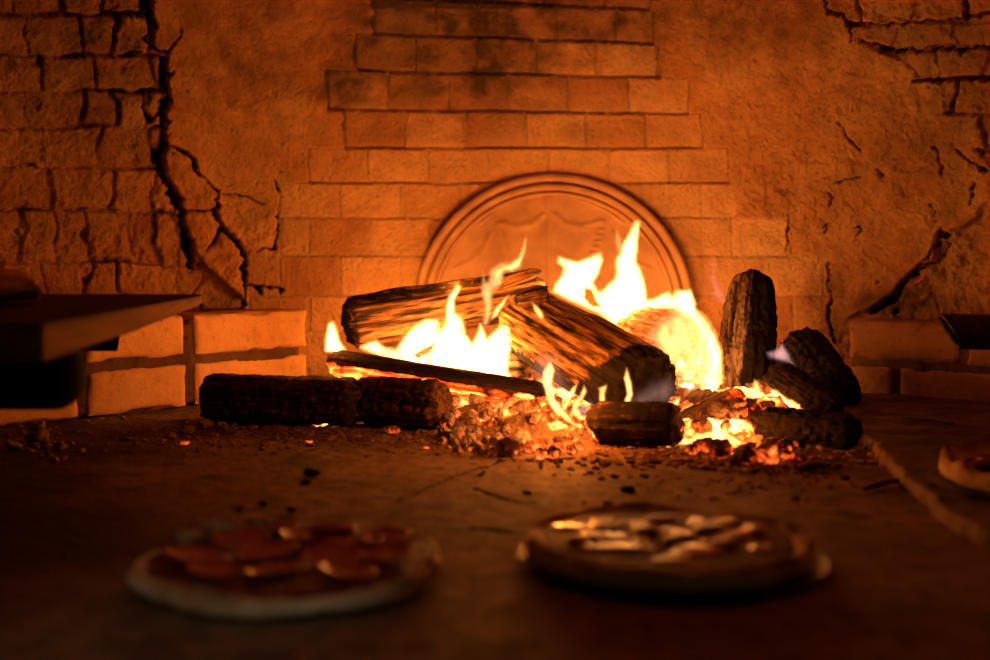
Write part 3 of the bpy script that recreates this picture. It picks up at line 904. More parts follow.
def ico(sub):
    import bmesh
    bm = bmesh.new(); bmesh.ops.create_icosphere(bm, subdivisions=sub, radius=1)
    V = np.array([v.co[:] for v in bm.verts]); Fs = [[v.index for v in f.verts] for f in bm.faces]
    bm.free(); return V, Fs


ICO4, ICO3, ICO2 = ico(5), ico(4), ico(3)


def lump(name, mat, c, r, seed, sq=(1, 1, .7), hot=0.5, rough=.38, base=ICO4, rotz=0.0, sink=.2):
    V, Fs = base
    n = fbm(V[:, 0], V[:, 1], V[:, 2], 1.3, 4, seed); n2 = fbm(V[:, 0], V[:, 1], V[:, 2], 4.5, 3, seed + 5); n3 = fbm(V[:, 0], V[:, 1], V[:, 2], 12, 3, seed + 7)
    # facet it like broken charcoal
    rng = np.random.RandomState(seed); d = np.ones(len(V))
    for k in range(12):
        a = rng.normal(size=3); a /= np.linalg.norm(a); c_ = V @ a
        d = np.minimum(d, np.where(c_ > .1, rng.uniform(.5, .9) / np.maximum(c_, .1), 9))
    W = V * (d * (1 + rough * n + rough * .45 * n2 + .12 * n3))[:, None] * np.array(sq) * r
    ca, sa = math.cos(rotz), math.sin(rotz)
    W = np.stack([W[:, 0] * ca - W[:, 1] * sa, W[:, 0] * sa + W[:, 1] * ca, W[:, 2]], -1)
    bottom = W[:, 2].min()
    loc = (c[0], c[1], c[2] - bottom - sink * r * sq[2])
    me = mesh_obj(name, W + np.array(loc), Fs, M[mat], attrs=dict(hot=np.clip(hot + .5 * n + 0 * n2 - .25 * smooth(0, 1, V[:, 2]), 0, 1.1)), origin=loc)
    return me


G1 = 'violet-grey ash coated coals in front of the thin charred log'
rng = np.random.RandomState(5)
def scatter(poly, n, r0, r1, seed, gap):
    rg = np.random.RandomState(seed); out = []; P_ = np.array(poly, float)
    for _ in range(4000):
        if len(out) >= n: break
        x = rg.uniform(P_[:, 0].min(), P_[:, 0].max()); y = rg.uniform(P_[:, 1].min(), P_[:, 1].max())
        if not in_poly(np.array([x]), np.array([y]), poly)[0]: continue
        if any(math.hypot(x - a, (y - b_) * 1.6) < gap for a, b_, _ in out): continue
        out.append((x, y, rg.uniform(r0, r1)))
    return out


pts = scatter([(440, 418), (462, 402), (500, 404), (528, 418), (520, 438), (500, 446), (462, 444), (442, 436)], 34, .008, .0165, 1, 8)
for i, (x, y, r) in enumerate(pts):
    q = PZ(x, y + 6, .012)
    o = lump('ash_coal', 'coal_ash', (q.x, q.y, ground(q.x, q.y)), r, 200 + i, sq=(1, .9, .95), hot=.42, rotz=i)
    tag(o, 'violet-grey ash coated coal in the heap in front of the thin charred log', 'coal', G1)
G2 = 'orange hot coals left of the charred stub'
pts = scatter([(495, 400), (540, 398), (590, 424), (582, 440), (545, 446), (520, 436)], 30, .008, .018, 2, 8)
for i, (x, y, r) in enumerate(pts):
    q = PZ(x, y + 7, .012)
    o = lump('hot_coal', 'coal_hot', (q.x, q.y, ground(q.x, q.y)), r, 240 + i, sq=(1, .9, .9), hot=.52, rotz=i)
    tag(o, 'orange glowing coal in the heap between the ash coated coals and the charred stub', 'coal', G2)
G3 = 'coals heaped in the right ember bed'
pts = scatter([(684, 424), (700, 402), (735, 392), (768, 402), (800, 424), (806, 446), (770, 452), (730, 448), (690, 444)], 36, .008, .022, 3, 9)
for i, (x, y, r) in enumerate(pts):
    q = PZ(x, y + 8, .015)
    o = lump('ashy_coal', 'coal_hot', (q.x, q.y, ground(q.x, q.y)), r, 280 + i, sq=(1.1, .9, .85), hot=(.1, .3, .45, .2, .5)[i % 5], rotz=i * 2)
    tag(o, 'ashy half-glowing coal in the ember bed right of the charred stub', 'coal', G3)
# single embers that have rolled out onto the hearth
for i, (x, y, r, lab) in enumerate([
        (326, 425, .016, 'flat bright orange ember at the foot of the long blackened log'), (309, 441, .008, 'small round red ember on the ash left of the cracks'),
        (392, 432, .012, 'red ember tucked under the short fat blackened log'), (427, 447, .007, 'red ember chip with a dark cap on the hearth below the blackened log'),
        (468, 449, .006, 'tiny red ember chip alone on the hearth below the violet-grey coals'), (547, 444, .015, 'red glowing coal rolled to the front of the ember heap'),
        (664, 446, .010, 'red ember beside the right end of the charred stub'), (184, 443, .008, 'faint red ember far left on the hearth'), (603, 464, .008, 'dim reddish clinker in front of the charred stub')]):
    q = PZ(x, y + 2)
    o = lump('ember', 'coal_hot', (q.x, q.y, ground(q.x, q.y)), r, 320 + i, sq=(1.9 if i == 0 else 1.1, .9, .6), hot=(.85 if i == 0 else .55 if i < 8 else .25), base=ICO3)
    tag(o, lab, 'ember')
# dead charcoal crumbs on the stone
G4 = 'black charcoal crumbs scattered on the hearth stone'
for i, (x, y, r) in enumerate([(628, 492, .009), (645, 478, .006), (615, 478, .006), (638, 486, .003), (608, 505, .005), (480, 476, .004), (484, 473, .003), (527, 494, .005), (570, 470, .004), (598, 462, .006), (586, 476, .003), (648, 490, .003),
                               (312, 476, .010), (306, 484, .006), (263, 506, .006), (240, 510, .005), (291, 512, .006), (760, 488, .004), (712, 500, .003), (795, 500, .005), (845, 480, .006), (690, 492, .003), (830, 488, .004)]):
    q = PZ(x, y)
    if i == 0:
        o = lump('charcoal_piece', 'coal_dead', (q.x, q.y, 0), r, 340 + i, sq=(1.2, .9, .6), base=ICO3)
        tag(o, 'largest round black charcoal piece on the hearth behind the pizza on the tray', 'charcoal'); continue
    o = lump('charcoal_crumb', 'coal_dead', (q.x, q.y, 0), r, 340 + i, sq=(1.3, .9, .6), base=ICO2)
    tag(o, 'black charcoal crumb scattered on the hearth stone', 'charcoal', G4)


def rubble(name, label, spots, seed):
    """countless crumbs of ash and grit lying on the floor, one object"""
    rng = np.random.RandomState(seed)
    Vb, Fb = ico(1)
    VV = []; FF = []; n = 0
    for (x, y, a, b, cnt, r) in spots:
        for _ in range(cnt):
            px = rng.normal(x, a); py = rng.normal(y, b)
            if py < 395 or px > 1000: continue
            q = PZ(px, py); s = r * rng.uniform(.35, 1.4) ** 1.5
            W = Vb * (1 + .35 * rng.uniform(-1, 1, len(Vb)))[:, None] * np.array([s * rng.uniform(.8, 1.6), s, s * .7])
            z = ground(q.x, q.y) + s * .35
            if q.x > PZ(868, 452).x - (q.y - 1.7) * .3 + 0.02 and q.y < 1.8: z += .016
            VV.append(W + np.array([q.x, q.y, z])); FF.append(np.array(Fb) + n); n += len(Vb)
    o = mesh_obj(name, np.vstack(VV), np.vstack(FF), M['rubble'], origin=(0, 2, 0), smooth_shade=False)
    tag(o, label, 'ash', kind='stuff')


rubble('ash_grit', 'loose ash and grit strewn on the hearth around the embers and logs',
       [(330, 432, 45, 7, 420, .003), (240, 440, 60, 8, 200, .003), (420, 440, 40, 6, 160, .0028), (500, 448, 50, 5, 160, .0025), (600, 456, 40, 7, 200, .003), (700, 460, 50, 6, 380, .0042),
        (800, 462, 35, 6, 240, .0045), (835, 455, 20, 7, 100, .005), (120, 440, 60, 10, 120, .003), (900, 420, 50, 12, 220, .005), (640, 480, 60, 12, 110, .0018), (780, 480, 50, 10, 110, .002), (30, 445, 30, 8, 60, .004)], 3)
# larger clinkers left of the heap
G5 = 'dark clinkers on the floor at the left end of the blackened log'
for i, (x, y, r) in enumerate([(205, 425, .013), (188, 430, .012), (222, 428, .011), (40, 440, .018), (36, 428, .014), (60, 446, .01), (170, 436, .009), (12, 446, .012)]):
    q = PZ(x, y + 4)
    o = lump('clinker', 'rubble', (q.x, q.y, 0), r, 380 + i, sq=(1.2, .9, .8), base=ICO3)
    tag(o, 'brown clinker on the dim hearth floor at the foot of the left brick ledge', 'clinker', G5)
# thin splinters on the right part of the floor
for i, (x0, y0, x1, y1, z, lab) in enumerate([(795, 470, 838, 466, .004, 'thin dark wood splinter on the hearth in front of the grey ash-coated log end'), (905, 417, 955, 424, .022, 'dark splinter on the raised slab behind the small pizza at far right'),
                                              (868, 488, 905, 480, .005, 'bent twig lying at the chipped edge of the raised slab')]):
    p0 = PZ(x0, y0, z); p1 = PZ(x1, y1, z)
    log('wood_splinter', lab, 'plank', p0, p1, .004, .003, 400 + i, amp=.2, ridge=.1, cat='splinter', min_z=0, char=lambda u: .2 + 0 * u['a'], bend=.002)


# ================================================================== FLAMES
FM = {
    'hot': mat_flame('flame_bright', (1.0, .40, .10), 560),
    'mid': mat_flame('flame_yellow', (1.0, .38, .085), 270),
    'wisp': mat_flame('flame_wisp', (1.0, .42, .13), 70),
    'violet': mat_flame('flame_violet', (.95, .45, .42), 32),
    'veil': mat_flame('flame_veil', (.85, .42, .30), 7),
}


def flame(name, polys, Y0, mat, holes=(), tmax=.05, k=.012, lean=(0, 0), seed=0, step=1.1, parent=None, mod=.5, curve=.03, soft=4.5, grow=None):
    """a tongue of fire: closed body of burning gas, thickest in the middle, thin towards its outline"""
    pts = np.array([p for poly in polys for p in poly], float)
    x0, y0 = pts.min(0) - 5; x1, y1 = pts.max(0) + 5
    xs = np.arange(x0, x1 + step, step); ys = np.arange(y0, y1 + step, step)
    PX, PY = np.meshgrid(xs, ys, indexing='ij')
    wob = 1.3
    QX = PX + wob * fbm(PX, PY, seed, .09, 2, seed); QY = PY + wob * fbm(PX, PY, seed + 5, .09, 2, seed + 1)
    ins = np.zeros(PX.shape, bool); D = np.full(PX.shape, 1e9)
    for poly in polys:
        ins |= in_poly(QX, QY, poly)
    for poly in polys:
        c = [(a, b, 1) for a, b in list(poly) + [poly[0]]]
        _, d = seg_dist(QX, QY, c)
        other = np.zeros(PX.shape, bool)
        if len(polys) > 1:
            for q in polys:
                if q is not poly: other |= in_poly(QX, QY, q)
            inn = in_poly(QX, QY, poly)
            sd = np.where(inn, d, -d)
            D = np.where(D > 1e8, sd, np.maximum(D, sd))
        else:
            D = np.where(in_poly(QX, QY, poly), d, -d)
    for h in holes:
        inh = in_poly(QX, QY, h)
        _, d = seg_dist(QX, QY, [(a, b, 1) for a, b in list(h) + [h[0]]])
        D = np.minimum(D, np.where(inh, -d - 1.5, d))
    if grow is None: grow = 2.2 if mat == 'hot' else .8
    D = D + grow
    ins = D > 0
    D = np.where(ins, D, 0)
    scale = Y0 / F
    T = 1.7 * k * np.sqrt(np.maximum(D, 0) * scale / .012) * .9
    T = np.minimum(T, tmax) * (1 + mod * 1.6 * fbm(PX * 1.6, PY * .8, seed, .08, 3, seed + 9)) * np.clip(D / soft, .0, 1) ** 1.25
    T = np.where(ins, np.maximum(T, .0009), 0)
    cxm, cym = (x0 + x1) / 2, (y0 + y1) / 2
    Yc = Y0 + lean[0] * (PX - cxm) * scale + lean[1] * (PY - cym) * scale + curve * fbm(PX, PY, seed, .02, 2, seed + 3)
    def W(Yv):
        u = (PX - 495.0) / F; v = -(PY - 330.0) / F
        d1 = cp + sp * v; d2 = -sp + cp * v
        t = Yv / d1
        return np.stack([u * t, Yv, CAMZ + d2 * t], -1)
    A = W(Yc - T / 2); B = W(Yc + T / 2)
    nu, nv = PX.shape
    cells = ins[:-1, :-1] | ins[1:, :-1] | ins[:-1, 1:] | ins[1:, 1:]
    Fc = grid_faces(nu, nv).reshape(nu - 1, nv - 1, 4)[cells]
    N = nu * nv
    inner = (ins & (T > 1e-5)).reshape(-1)
    back = np.where(inner, np.arange(N) + N, np.arange(N))
    Fb = back[Fc][:, ::-1]
    V = np.vstack([A.reshape(-1, 3), B.reshape(-1, 3)])
    Fall = np.vstack([Fc, Fb])
    # drop back/front pairs that coincide
    keep = np.ones(len(Fall), bool)
    same = ~inner[Fc].any(1); keep[:len(Fc)] = ~same; keep[len(Fc):] = ~same
    Fall = Fall[keep]
    used = np.unique(Fall); mp = -np.ones(len(V), int); mp[used] = np.arange(len(used))
    V = V[used]; V[:, 2] = np.maximum(V[:, 2], .004)
    org = (float(V[:, 0].mean()), float(Y0), float(V[:, 2].min())) if parent is None else None
    return mesh_obj(name, V, mp[Fall][:, ::-1], FM[mat], parent=parent, origin=org)


LM = [(361, 348), (370, 343), (376, 341), (384, 348), (396, 350), (404, 338), (416, 326), (428, 320), (437, 320), (441, 330), (446, 322), (447, 308), (451, 295), (457, 285), (459, 287), (454, 300), (455, 312), (462, 320), (466, 335),
      (472, 345), (477, 335), (480, 325), (483, 330), (487, 340), (494, 333), (503, 326), (515, 320), (528, 320), (525, 328), (514, 338), (508, 352), (507, 372), (513, 382), (490, 381), (460, 374), (430, 367), (395, 360)]
f = flame('flame', [LM], 2.29, 'hot', holes=[[(414, 355), (425, 349), (434, 344), (430, 352), (419, 358)]], seed=1, tmax=.045)
tag(f, 'wide white-yellow flame spreading behind the thin charred log on the left', 'flame')
f = flame('flame', [[(326, 350), (327, 334), (329, 325), (333, 323), (336, 328), (338, 340), (345, 350), (336, 352)]], 2.2, 'hot', seed=2, soft=4)
tag(f, 'small separate flame at the far left tip of the thin charred log', 'flame')
f = flame('flame', [[(481, 330), (483, 305), (480, 290), (483, 270), (487, 280), (490, 270), (500, 262), (510, 262), (520, 255), (525, 237), (527, 235), (526, 250), (522, 268), (512, 273), (505, 272), (502, 285), (494, 292), (492, 310), (489, 325)]], 2.36, 'wisp', seed=3, tmax=.04)
tag(f, 'pale wispy flame rising above the rear split log in front of the fireback', 'flame')
mesh_tip = flame('flame_tip', [[(494, 282), (498, 270), (508, 265), (518, 259), (523, 248), (526, 238), (525, 252), (520, 266), (511, 270), (503, 271)]], 2.35, 'mid', seed=31, k=.010, parent=f, soft=4)
f = flame('flame', [[(490, 320), (495, 308), (502, 300), (509, 294), (505, 303), (498, 316)]], 2.27, 'mid', seed=4, k=.014, soft=3.5)
tag(f, 'thin yellow flame licking up the middle of the rear split log', 'flame')
f = flame('flame', [[(532, 303), (538, 306), (543, 312), (544, 319), (540, 319), (535, 312)]], 2.20, 'mid', seed=5, soft=3)
tag(f, 'tiny yellow flame just below the knot of the striped log', 'flame')
RM = [(553, 292), (556, 283), (562, 277), (565, 268), (559, 262), (559, 257), (566, 260), (578, 263), (590, 258), (600, 254), (602, 260), (598, 272), (592, 283), (597, 293), (603, 292), (609, 285), (615, 280), (617, 270), (616, 262),
      (622, 248), (630, 232), (635, 222), (638, 222), (637, 240), (636, 262), (641, 275), (645, 287), (646, 301), (655, 300), (668, 292), (672, 297), (676, 292), (690, 291), (695, 303), (693, 313), (685, 316), (677, 308), (660, 308), (648, 312),
      (645, 325), (648, 338), (658, 335), (670, 325), (674, 338), (677, 352), (690, 360), (694, 390), (690, 400), (680, 385), (668, 366), (650, 350), (634, 338), (616, 324), (598, 312), (578, 303)]
f = flame('flame', [RM], 2.43, 'hot', holes=[[(586, 288), (592, 290), (596, 300), (600, 306), (592, 306), (584, 298)]], seed=6, tmax=.05)
tag(f, 'tall bright main flame behind the striped log, reaching up across the fireback', 'flame')
f = flame('flame', [[(676, 310), (692, 306), (705, 318), (715, 334), (721, 352), (723, 378), (720, 395), (709, 404), (697, 398), (704, 385), (708, 362), (704, 340), (694, 322)]], 2.12, 'hot', seed=7, k=.009, soft=6)
flame('flame_glow', [[(640, 338), (655, 318), (672, 306), (690, 302), (704, 314), (716, 334), (720, 360), (718, 392), (708, 404), (690, 402), (676, 384), (664, 366)]], 2.14, 'wisp', seed=72, k=.010, parent=f, soft=14, tmax=.04)
tag(f, 'bright arched flame curling round the right of the burning log beside the upright log', 'flame')
f = flame('flame', [[(614, 238), (617, 226), (622, 240), (621, 252), (617, 254)]], 2.44, 'wisp', seed=8)
tag(f, 'faint detached flame tip left of the tallest tongue', 'flame')
f = flame('flame', [[(711, 255), (716, 262), (718, 278), (726, 292), (730, 304), (722, 306), (712, 296), (709, 280)]], 2.3, 'violet', seed=9, k=.006, soft=10)
tag(f, 'faint pinkish wisp of flame just left of the top of the upright log', 'flame')
f = flame('flame', [[(766, 352), (774, 350), (783, 342), (788, 352), (796, 368), (785, 362), (770, 359)]], 2.14, 'violet', seed=10, k=.014, step=.8, soft=4)
tag(f, 'small violet flame on the dark logs at the right', 'flame')
f = flame('flame', [[(750, 394), (755, 380), (760, 383), (768, 388), (778, 390), (786, 399), (796, 402), (802, 396), (805, 408), (800, 419), (790, 416), (780, 408), (765, 404)]], 2.09, 'mid', seed=11, k=.02, soft=4)
tag(f, 'yellow flame burning under the black sloping log right of the upright log', 'flame')
f = flame('flame', [[(676, 452), (677, 436), (690, 437), (705, 434), (720, 428), (724, 420), (730, 434), (745, 444), (762, 442), (777, 434), (782, 442), (796, 446), (806, 456), (790, 457), (768, 455), (740, 453), (715, 450), (700, 446)]], 1.87, 'mid', seed=12, k=.014, soft=4)
tag(f, 'low yellow flame running along the front of the right ember bed', 'flame')
f = flame('flame', [[(447, 398), (452, 393), (462, 397), (474, 402), (488, 404), (500, 408), (496, 413), (480, 410), (462, 408)]], 2.13, 'mid', seed=13, k=.008)
tag(f, 'low yellow flame in the gap under the thin charred log', 'flame')
f = flame('flame', [[(588, 412), (600, 417), (620, 417), (640, 413), (668, 404), (680, 397), (679, 405), (660, 413), (640, 418), (620, 423), (598, 422)],
                    [(549, 404), (543, 386), (543, 372), (550, 360), (554, 370), (551, 385), (556, 400), (566, 412), (577, 427), (566, 421), (555, 412)],
                    [(561, 410), (565, 398), (572, 388), (578, 382), (575, 392), (569, 402), (567, 411)],
                    [(571, 414), (573, 402), (580, 395), (584, 385), (587, 392), (582, 401), (578, 408), (582, 415), (592, 418), (600, 414), (600, 400), (598, 389), (607, 385), (605, 396), (606, 412), (600, 421), (580, 420)],
                    [(612, 417), (623, 408), (627, 395), (624, 378), (627, 368), (631, 382), (633, 395), (630, 408), (624, 417)]], 1.90, 'mid', seed=14, k=.017, step=.8, curve=.01, soft=2.6, grow=.7)
tag(f, 'row of thin looping flames licking the dark underside of the striped log', 'flame')
flame('flame_veil', [[(528, 372), (533, 352), (545, 348), (560, 352), (566, 372), (575, 392), (600, 404), (622, 402), (648, 380), (672, 372), (680, 388), (676, 404), (640, 414), (600, 418), (570, 412), (545, 400)]], 1.915, 'veil', seed=15, k=.03, parent=f, curve=.01, soft=22)
flame('flame_veil', [[(571, 414), (578, 404), (590, 400), (597, 408), (598, 418), (584, 419)]], 1.895, 'violet', seed=16, k=.01, parent=f, curve=.01, soft=6)


# ================================================================== PIZZAS
def mat_crust():
    m = NT('baked_pizza_crust')
    p = m.pos(); n = m.noise(p, 30, 5, .6); n2 = m.noise(p, 120, 4, .6)
    bake = m.attr('bake')
    v = m.math('ADD', bake, m.math('MULTIPLY', m.math('SUBTRACT', n, .5), .9))
    c = m.ramp(v, [(.0, (.88, .82, .68)), (.45, (.78, .60, .34)), (.7, (.55, .28, .10)), (.95, (.16, .07, .03))])
    return m.bsdf(c, .7, m.bump(m.math('ADD', n, m.math('MULTIPLY', n2, .4)), .35, .003), spec=.15)


def mat_sauce():
    m = NT('baked_cheese_and_sauce')
    p = m.pos(); n = m.noise(p, 34, 5, .6, .5); n2 = m.noise(p, 90, 4, .6)
    c = m.ramp(n, [(.38, (.06, .008, .004)), (.54, (.17, .028, .008)), (.7, (.42, .15, .035))])
    c = m.mix(m.ramp(n2, [(.55, 0), (.75, .6)]), c, (.12, .03, .012))
    return m.bsdf(c, .6, m.bump(m.math('ADD', n, m.math('MULTIPLY', n2, .5)), .9, .004), spec=.15)


M['dough'] = mat_crust(); M['sauce'] = mat_sauce()
M['cheese'] = mat_simple('melted_cheese', (.90, .56, .16), (.97, .74, .34), 45, .32, .9, .5, coat=1.0)
M['salami'] = mat_simple('salami_slice', (.30, .016, .008), (.50, .05, .018), 90, .18, .55, .4, coat=.4)
M['veg'] = mat_simple('roasted_mushroom', (.10, .05, .025), (.28, .15, .07), 50, .35, .5, .6, coat=.3)


def disc(c, R, prof, seed, wob=.03, NR=180, bub=0.0, mat=None, name='crust', parent=None, squash=1.0, brown=0.0):
    """closed disc from a radial profile [(r, z)] with an uneven outline"""
    r = np.array([q[0] for q in prof]); z = np.array([q[1] for q in prof])
    t = np.r_[0, np.cumsum(np.hypot(np.diff(r), np.diff(z)))]
    tt = np.linspace(0, t[-1], 90); r = np.interp(tt, t, r); z = np.interp(tt, t, z)
    for _ in range(3):
        r[1:-1] = (r[:-2] + 2 * r[1:-1] + r[2:]) / 4; z[1:-1] = (z[:-2] + 2 * z[1:-1] + z[2:]) / 4
    ph = np.linspace(0, 2 * math.pi, NR, endpoint=False)
    RR, PH = np.meshgrid(r, ph, indexing='ij'); ZZ = np.broadcast_to(z[:, None], RR.shape)
    w = 1 + wob * fbm(np.cos(PH) * 1.6, np.sin(PH) * 1.6, 0, 1, 3, seed)
    X = RR * R * w * np.cos(PH); Y = RR * R * w * np.sin(PH) * squash
    n = fbm(X, Y, ZZ, 22, 3, seed + 2); n2 = fbm(X, Y, ZZ, 60, 3, seed + 4)
    rim = smooth(.80, .93, RR)
    Z = ZZ * (1 + bub * (n * 1.2 + .1) * rim * (ZZ > .003)) + (ZZ > .004) * n2 * .0012
    V = np.stack([X + c[0], Y + c[1], Z + c[2]], -1).reshape(-1, 3)
    bake = np.clip(.15 + brown + rim * .35 * smooth(.35, 1, ZZ / max(z)) + .5 * n * rim, 0, 1)
    o = mesh_obj(name, V, grid_faces(*RR.shape, wrap=True, flip=False), mat, parent, attrs=dict(bake=bake.ravel()), origin=None if parent else c)
    return o


def topping(name, mat, parent, x, y, z, r, seed, sq=(1, 1, .25), rotz=0, label=None, rough=.35, base=None):
    V, Fs = base or ICO3
    n = fbm(V[:, 0], V[:, 1], V[:, 2], 1.2, 4, seed)
    W = V * (1 + rough * n)[:, None] * np.array(sq) * r
    ca, sa = math.cos(rotz), math.sin(rotz)
    W = np.stack([W[:, 0] * ca - W[:, 1] * sa, W[:, 0] * sa + W[:, 1] * ca, W[:, 2]], -1) + np.array((x, y, z))
    o = mesh_obj(name, W, Fs, M[mat], parent, attrs=dict(bake=np.clip(.75 + .5 * n, 0, 1)))
    if label: o['label'] = label
    return o


def salami(parent, x, y, z, r, seed, tilt=.15):
    """thin slice with a curled edge"""
    NRr, NP = 14, 48
    rr = np.linspace(0, 1, NRr); ph = np.linspace(0, 2 * math.pi, NP, endpoint=False)
    RR, PH = np.meshgrid(rr, ph, indexing='ij')
    curl = .006 * RR ** 3 + .003 * fbm(RR * np.cos(PH) * 1.5, RR * np.sin(PH) * 1.5, 0, 1, 2, seed)
    lx = r * RR * np.cos(PH); ly = r * RR * np.sin(PH)
    a = seed * 1.7
    top = curl + lx * tilt * math.cos(a) + ly * tilt * math.sin(a) + .0025
    V1 = np.stack([x + lx, y + ly, z + top], -1); V2 = np.stack([x + lx * .98, y + ly * .98, z + top - .0022], -1)[::-1]
    V = np.concatenate([V1, V2]).reshape(-1, 3)
    return mesh_obj('salami_slice', V, grid_faces(2 * NRr, NP, wrap=True), M['salami'], parent)


# left pizza, straight on the stone
PA = (-.196, 1.108, .003)
ra = empty('pizza', PA, 'salami pizza with a puffed pale crust lying directly on the stone, front left', 'pizza')
disc(PA, .150, [(0, .0), (.90, .0), (.96, .002), (1.0, .008), (.985, .014), (.95, .0175), (.91, .0165), (.87, .013), (.5, .012), (0, .012)], 51, wob=.10, bub=.75, mat=M['dough'], parent=ra, brown=.10)
disc((PA[0], PA[1] + .006, PA[2] + .0120), .140, [(0, 0), (.98, 0), (1, .002), (.96, .0045), (.5, .005), (0, .005)], 53, wob=.16, mat=M['sauce'], name='sauce', parent=ra)
for i, (x, y, r) in enumerate([(-.055, .045, .030), (.01, .062, .028), (.06, .035, .030), (-.02, .0, .030), (.045, -.02, .029), (-.085, -.015, .027), (.0, -.068, .027), (.092, -.01, .026), (-.055, -.062, .024), (.03, .095, .024), (-.03, .095, .024), (.088, .055, .024), (.065, -.068, .024)]):
    salami(ra, PA[0] + x, PA[1] + y, PA[2] + .0165, r, 60 + i, tilt=.14)
for i, (x, y, r) in enumerate([(-.03, .03, .016), (.025, .02, .018), (.07, .06, .013), (-.06, .0, .014), (.02, -.035, .016), (.075, -.045, .015), (-.02, .09, .012), (.09, .03, .012)]):
    topping('cheese_patch', 'cheese', ra, PA[0] + x, PA[1] + y, PA[2] + .0165, r * .6, 75 + i, sq=(1.2, .8, .22), rotz=i)
for i, (x, y, r) in enumerate([(-.082, .082, .024), (-.108, .055, .018), (-.055, .112, .017)]):
    topping('crust_bubble', 'dough', ra, PA[0] + x, PA[1] + y, PA[2] + .020, r, 90 + i, sq=(1.1, .9, .75), rough=.15)

# middle pizza on its thin tray
PB = (.176, 1.168, .0)
tr = disc((PB[0], PB[1], .001), .158, [(0, .0), (.90, .0), (.93, .0008), (.985, .006), (1.0, .0075), (1.0, .0085), (.98, .0078), (.925, .0024), (.90, .0016), (0, .0016)], 3, wob=0, mat=M['tray'], name='pizza_tray', NR=200)
tag(tr, 'thin round metal tray under the pizza in the middle of the foreground', 'tray')
PB = (.172, 1.170, .004)
rb = empty('pizza', PB, 'pizza with glistening cheese on a thin round tray, front centre right', 'pizza')
disc(PB, .146, [(0, .0), (.92, .0), (.98, .004), (1.0, .012), (.985, .020), (.95, .0245), (.91, .0235), (.87, .018), (.5, .017), (0, .017)], 101, wob=.05, bub=.3, mat=M['dough'], parent=rb, brown=.28)
disc((PB[0], PB[1], PB[2] + .0155), .128, [(0, 0), (.98, 0), (1, .002), (.96, .0045), (.5, .005), (0, .005)], 103, wob=.06, mat=M['sauce'], name='sauce', parent=rb)
for i, (x, y, r, rz, sx) in enumerate([(-.088, .030, .017, -.5, 2.0), (-.062, -.008, .020, -.2, 1.5), (-.045, -.045, .019, .1, 1.6), (-.022, .052, .017, -.1, 1.8), (.008, .010, .019, -.6, 1.5), (.018, -.055, .020, .2, 1.6),
                                       (.068, .005, .021, .6, 1.3), (.040, .062, .013, 1.2, 1.5), (-.080, -.045, .010, -.9, 1.3), (.082, -.048, .012, .8, 1.4), (-.058, .070, .009, .4, 1.5), (-.010, -.088, .010, 0, 2.0), (.095, .045, .009, -.8, 1.4),
                                       (.045, -.022, .011, .3, 1.8), (-.028, -.012, .009, 1.1, 1.6)]):
    topping('cheese_patch', 'cheese', rb, PB[0] + x, PB[1] + y, PB[2] + .0210, r * .85, 110 + i, sq=(sx, .8, .17), rotz=rz, rough=.8)
for i, (x, y, r) in enumerate([(.05, .02, .018), (-.02, .02, .017), (-.06, .03, .014), (.01, -.02, .016), (.07, .045, .015), (.0, .06, .014), (.09, .015, .012), (-.09, -.02, .012), (.05, -.035, .013)]):
    topping('mushroom_piece', 'veg', rb, PB[0] + x, PB[1] + y, PB[2] + .0225, r, 130 + i, sq=(1.2, .8, .30), rotz=i * 1.3)

# small one on the raised slab, cut by the frame
PC = (.690, 1.455, .0175)
tr = disc(PC, .148, [(0, .0), (.90, .0), (.93, .0008), (.985, .004), (1.0, .005), (1.0, .006), (.98, .0058), (.925, .0024), (.90, .0016), (0, .0016)], 3, wob=0, mat=M['tray'], name='pizza_tray', NR=200)
tag(tr, 'metal tray rim under the pizza at the far right edge', 'tray')
PC = (.695, 1.46, .0205)
rc = empty('pizza', PC, 'pizza with a thick rolled crust at the far right edge, on the raised slab', 'pizza')
disc(PC, .136, [(0, .0), (.92, .0), (.98, .003), (1.0, .013), (.985, .024), (.93, .029), (.87, .025), (.82, .018), (.5, .016), (0, .016)], 141, wob=.08, bub=.9, mat=M['dough'], parent=rc, brown=.3)
disc((PC[0], PC[1], PC[2] + .0145), .115, [(0, 0), (.98, 0), (1, .002), (.96, .0045), (.5, .005), (0, .005)], 143, wob=.06, mat=M['sauce'], name='sauce', parent=rc)
for i, (x, y, r) in enumerate([(-.08, -.03, .028), (-.06, .03, .028), (-.03, -.07, .026), (-.02, -.01, .028), (.03, .04, .028), (-.09, .0, .02)]):
    salami(rc, PC[0] + x, PC[1] + y, PC[2] + .021, r, 150 + i, tilt=.3)
for i, (x, y, r) in enumerate([(-.07, .0, .014), (-.05, -.05, .015), (-.03, .05, .013), (.0, -.03, .015)]):
    topping('cheese_patch', 'cheese', rc, PC[0] + x, PC[1] + y, PC[2] + .023, r, 160 + i, sq=(1.3, .8, .28), rotz=i)


# ================================================================== PEEL, STAND, PIPE
def mat_peel():
    m = NT('worn_peel_wood')
    p = m.pos(); mp = m.n('ShaderNodeMapping'); m.L(p, mp.inputs[0]); mp.inputs['Scale'].default_value = (30, 3, 30)
    n = m.noise(mp.outputs[0], 1, 5, .6, .3)
    c = m.ramp(n, [(.35, (.18, .075, .024)), (.65, (.36, .17, .06))])
    c = m.mix(m.attr('soot_shade'), c, (.022, .012, .007))
    return m.bsdf(c, .8, m.bump(n, .3, .003), spec=.12)


M['peelwood'] = mat_peel()
M['loaf'] = mat_simple('loaf_crust', (.5, .24, .08), (.62, .34, .12), 20, .7, .25, .4)


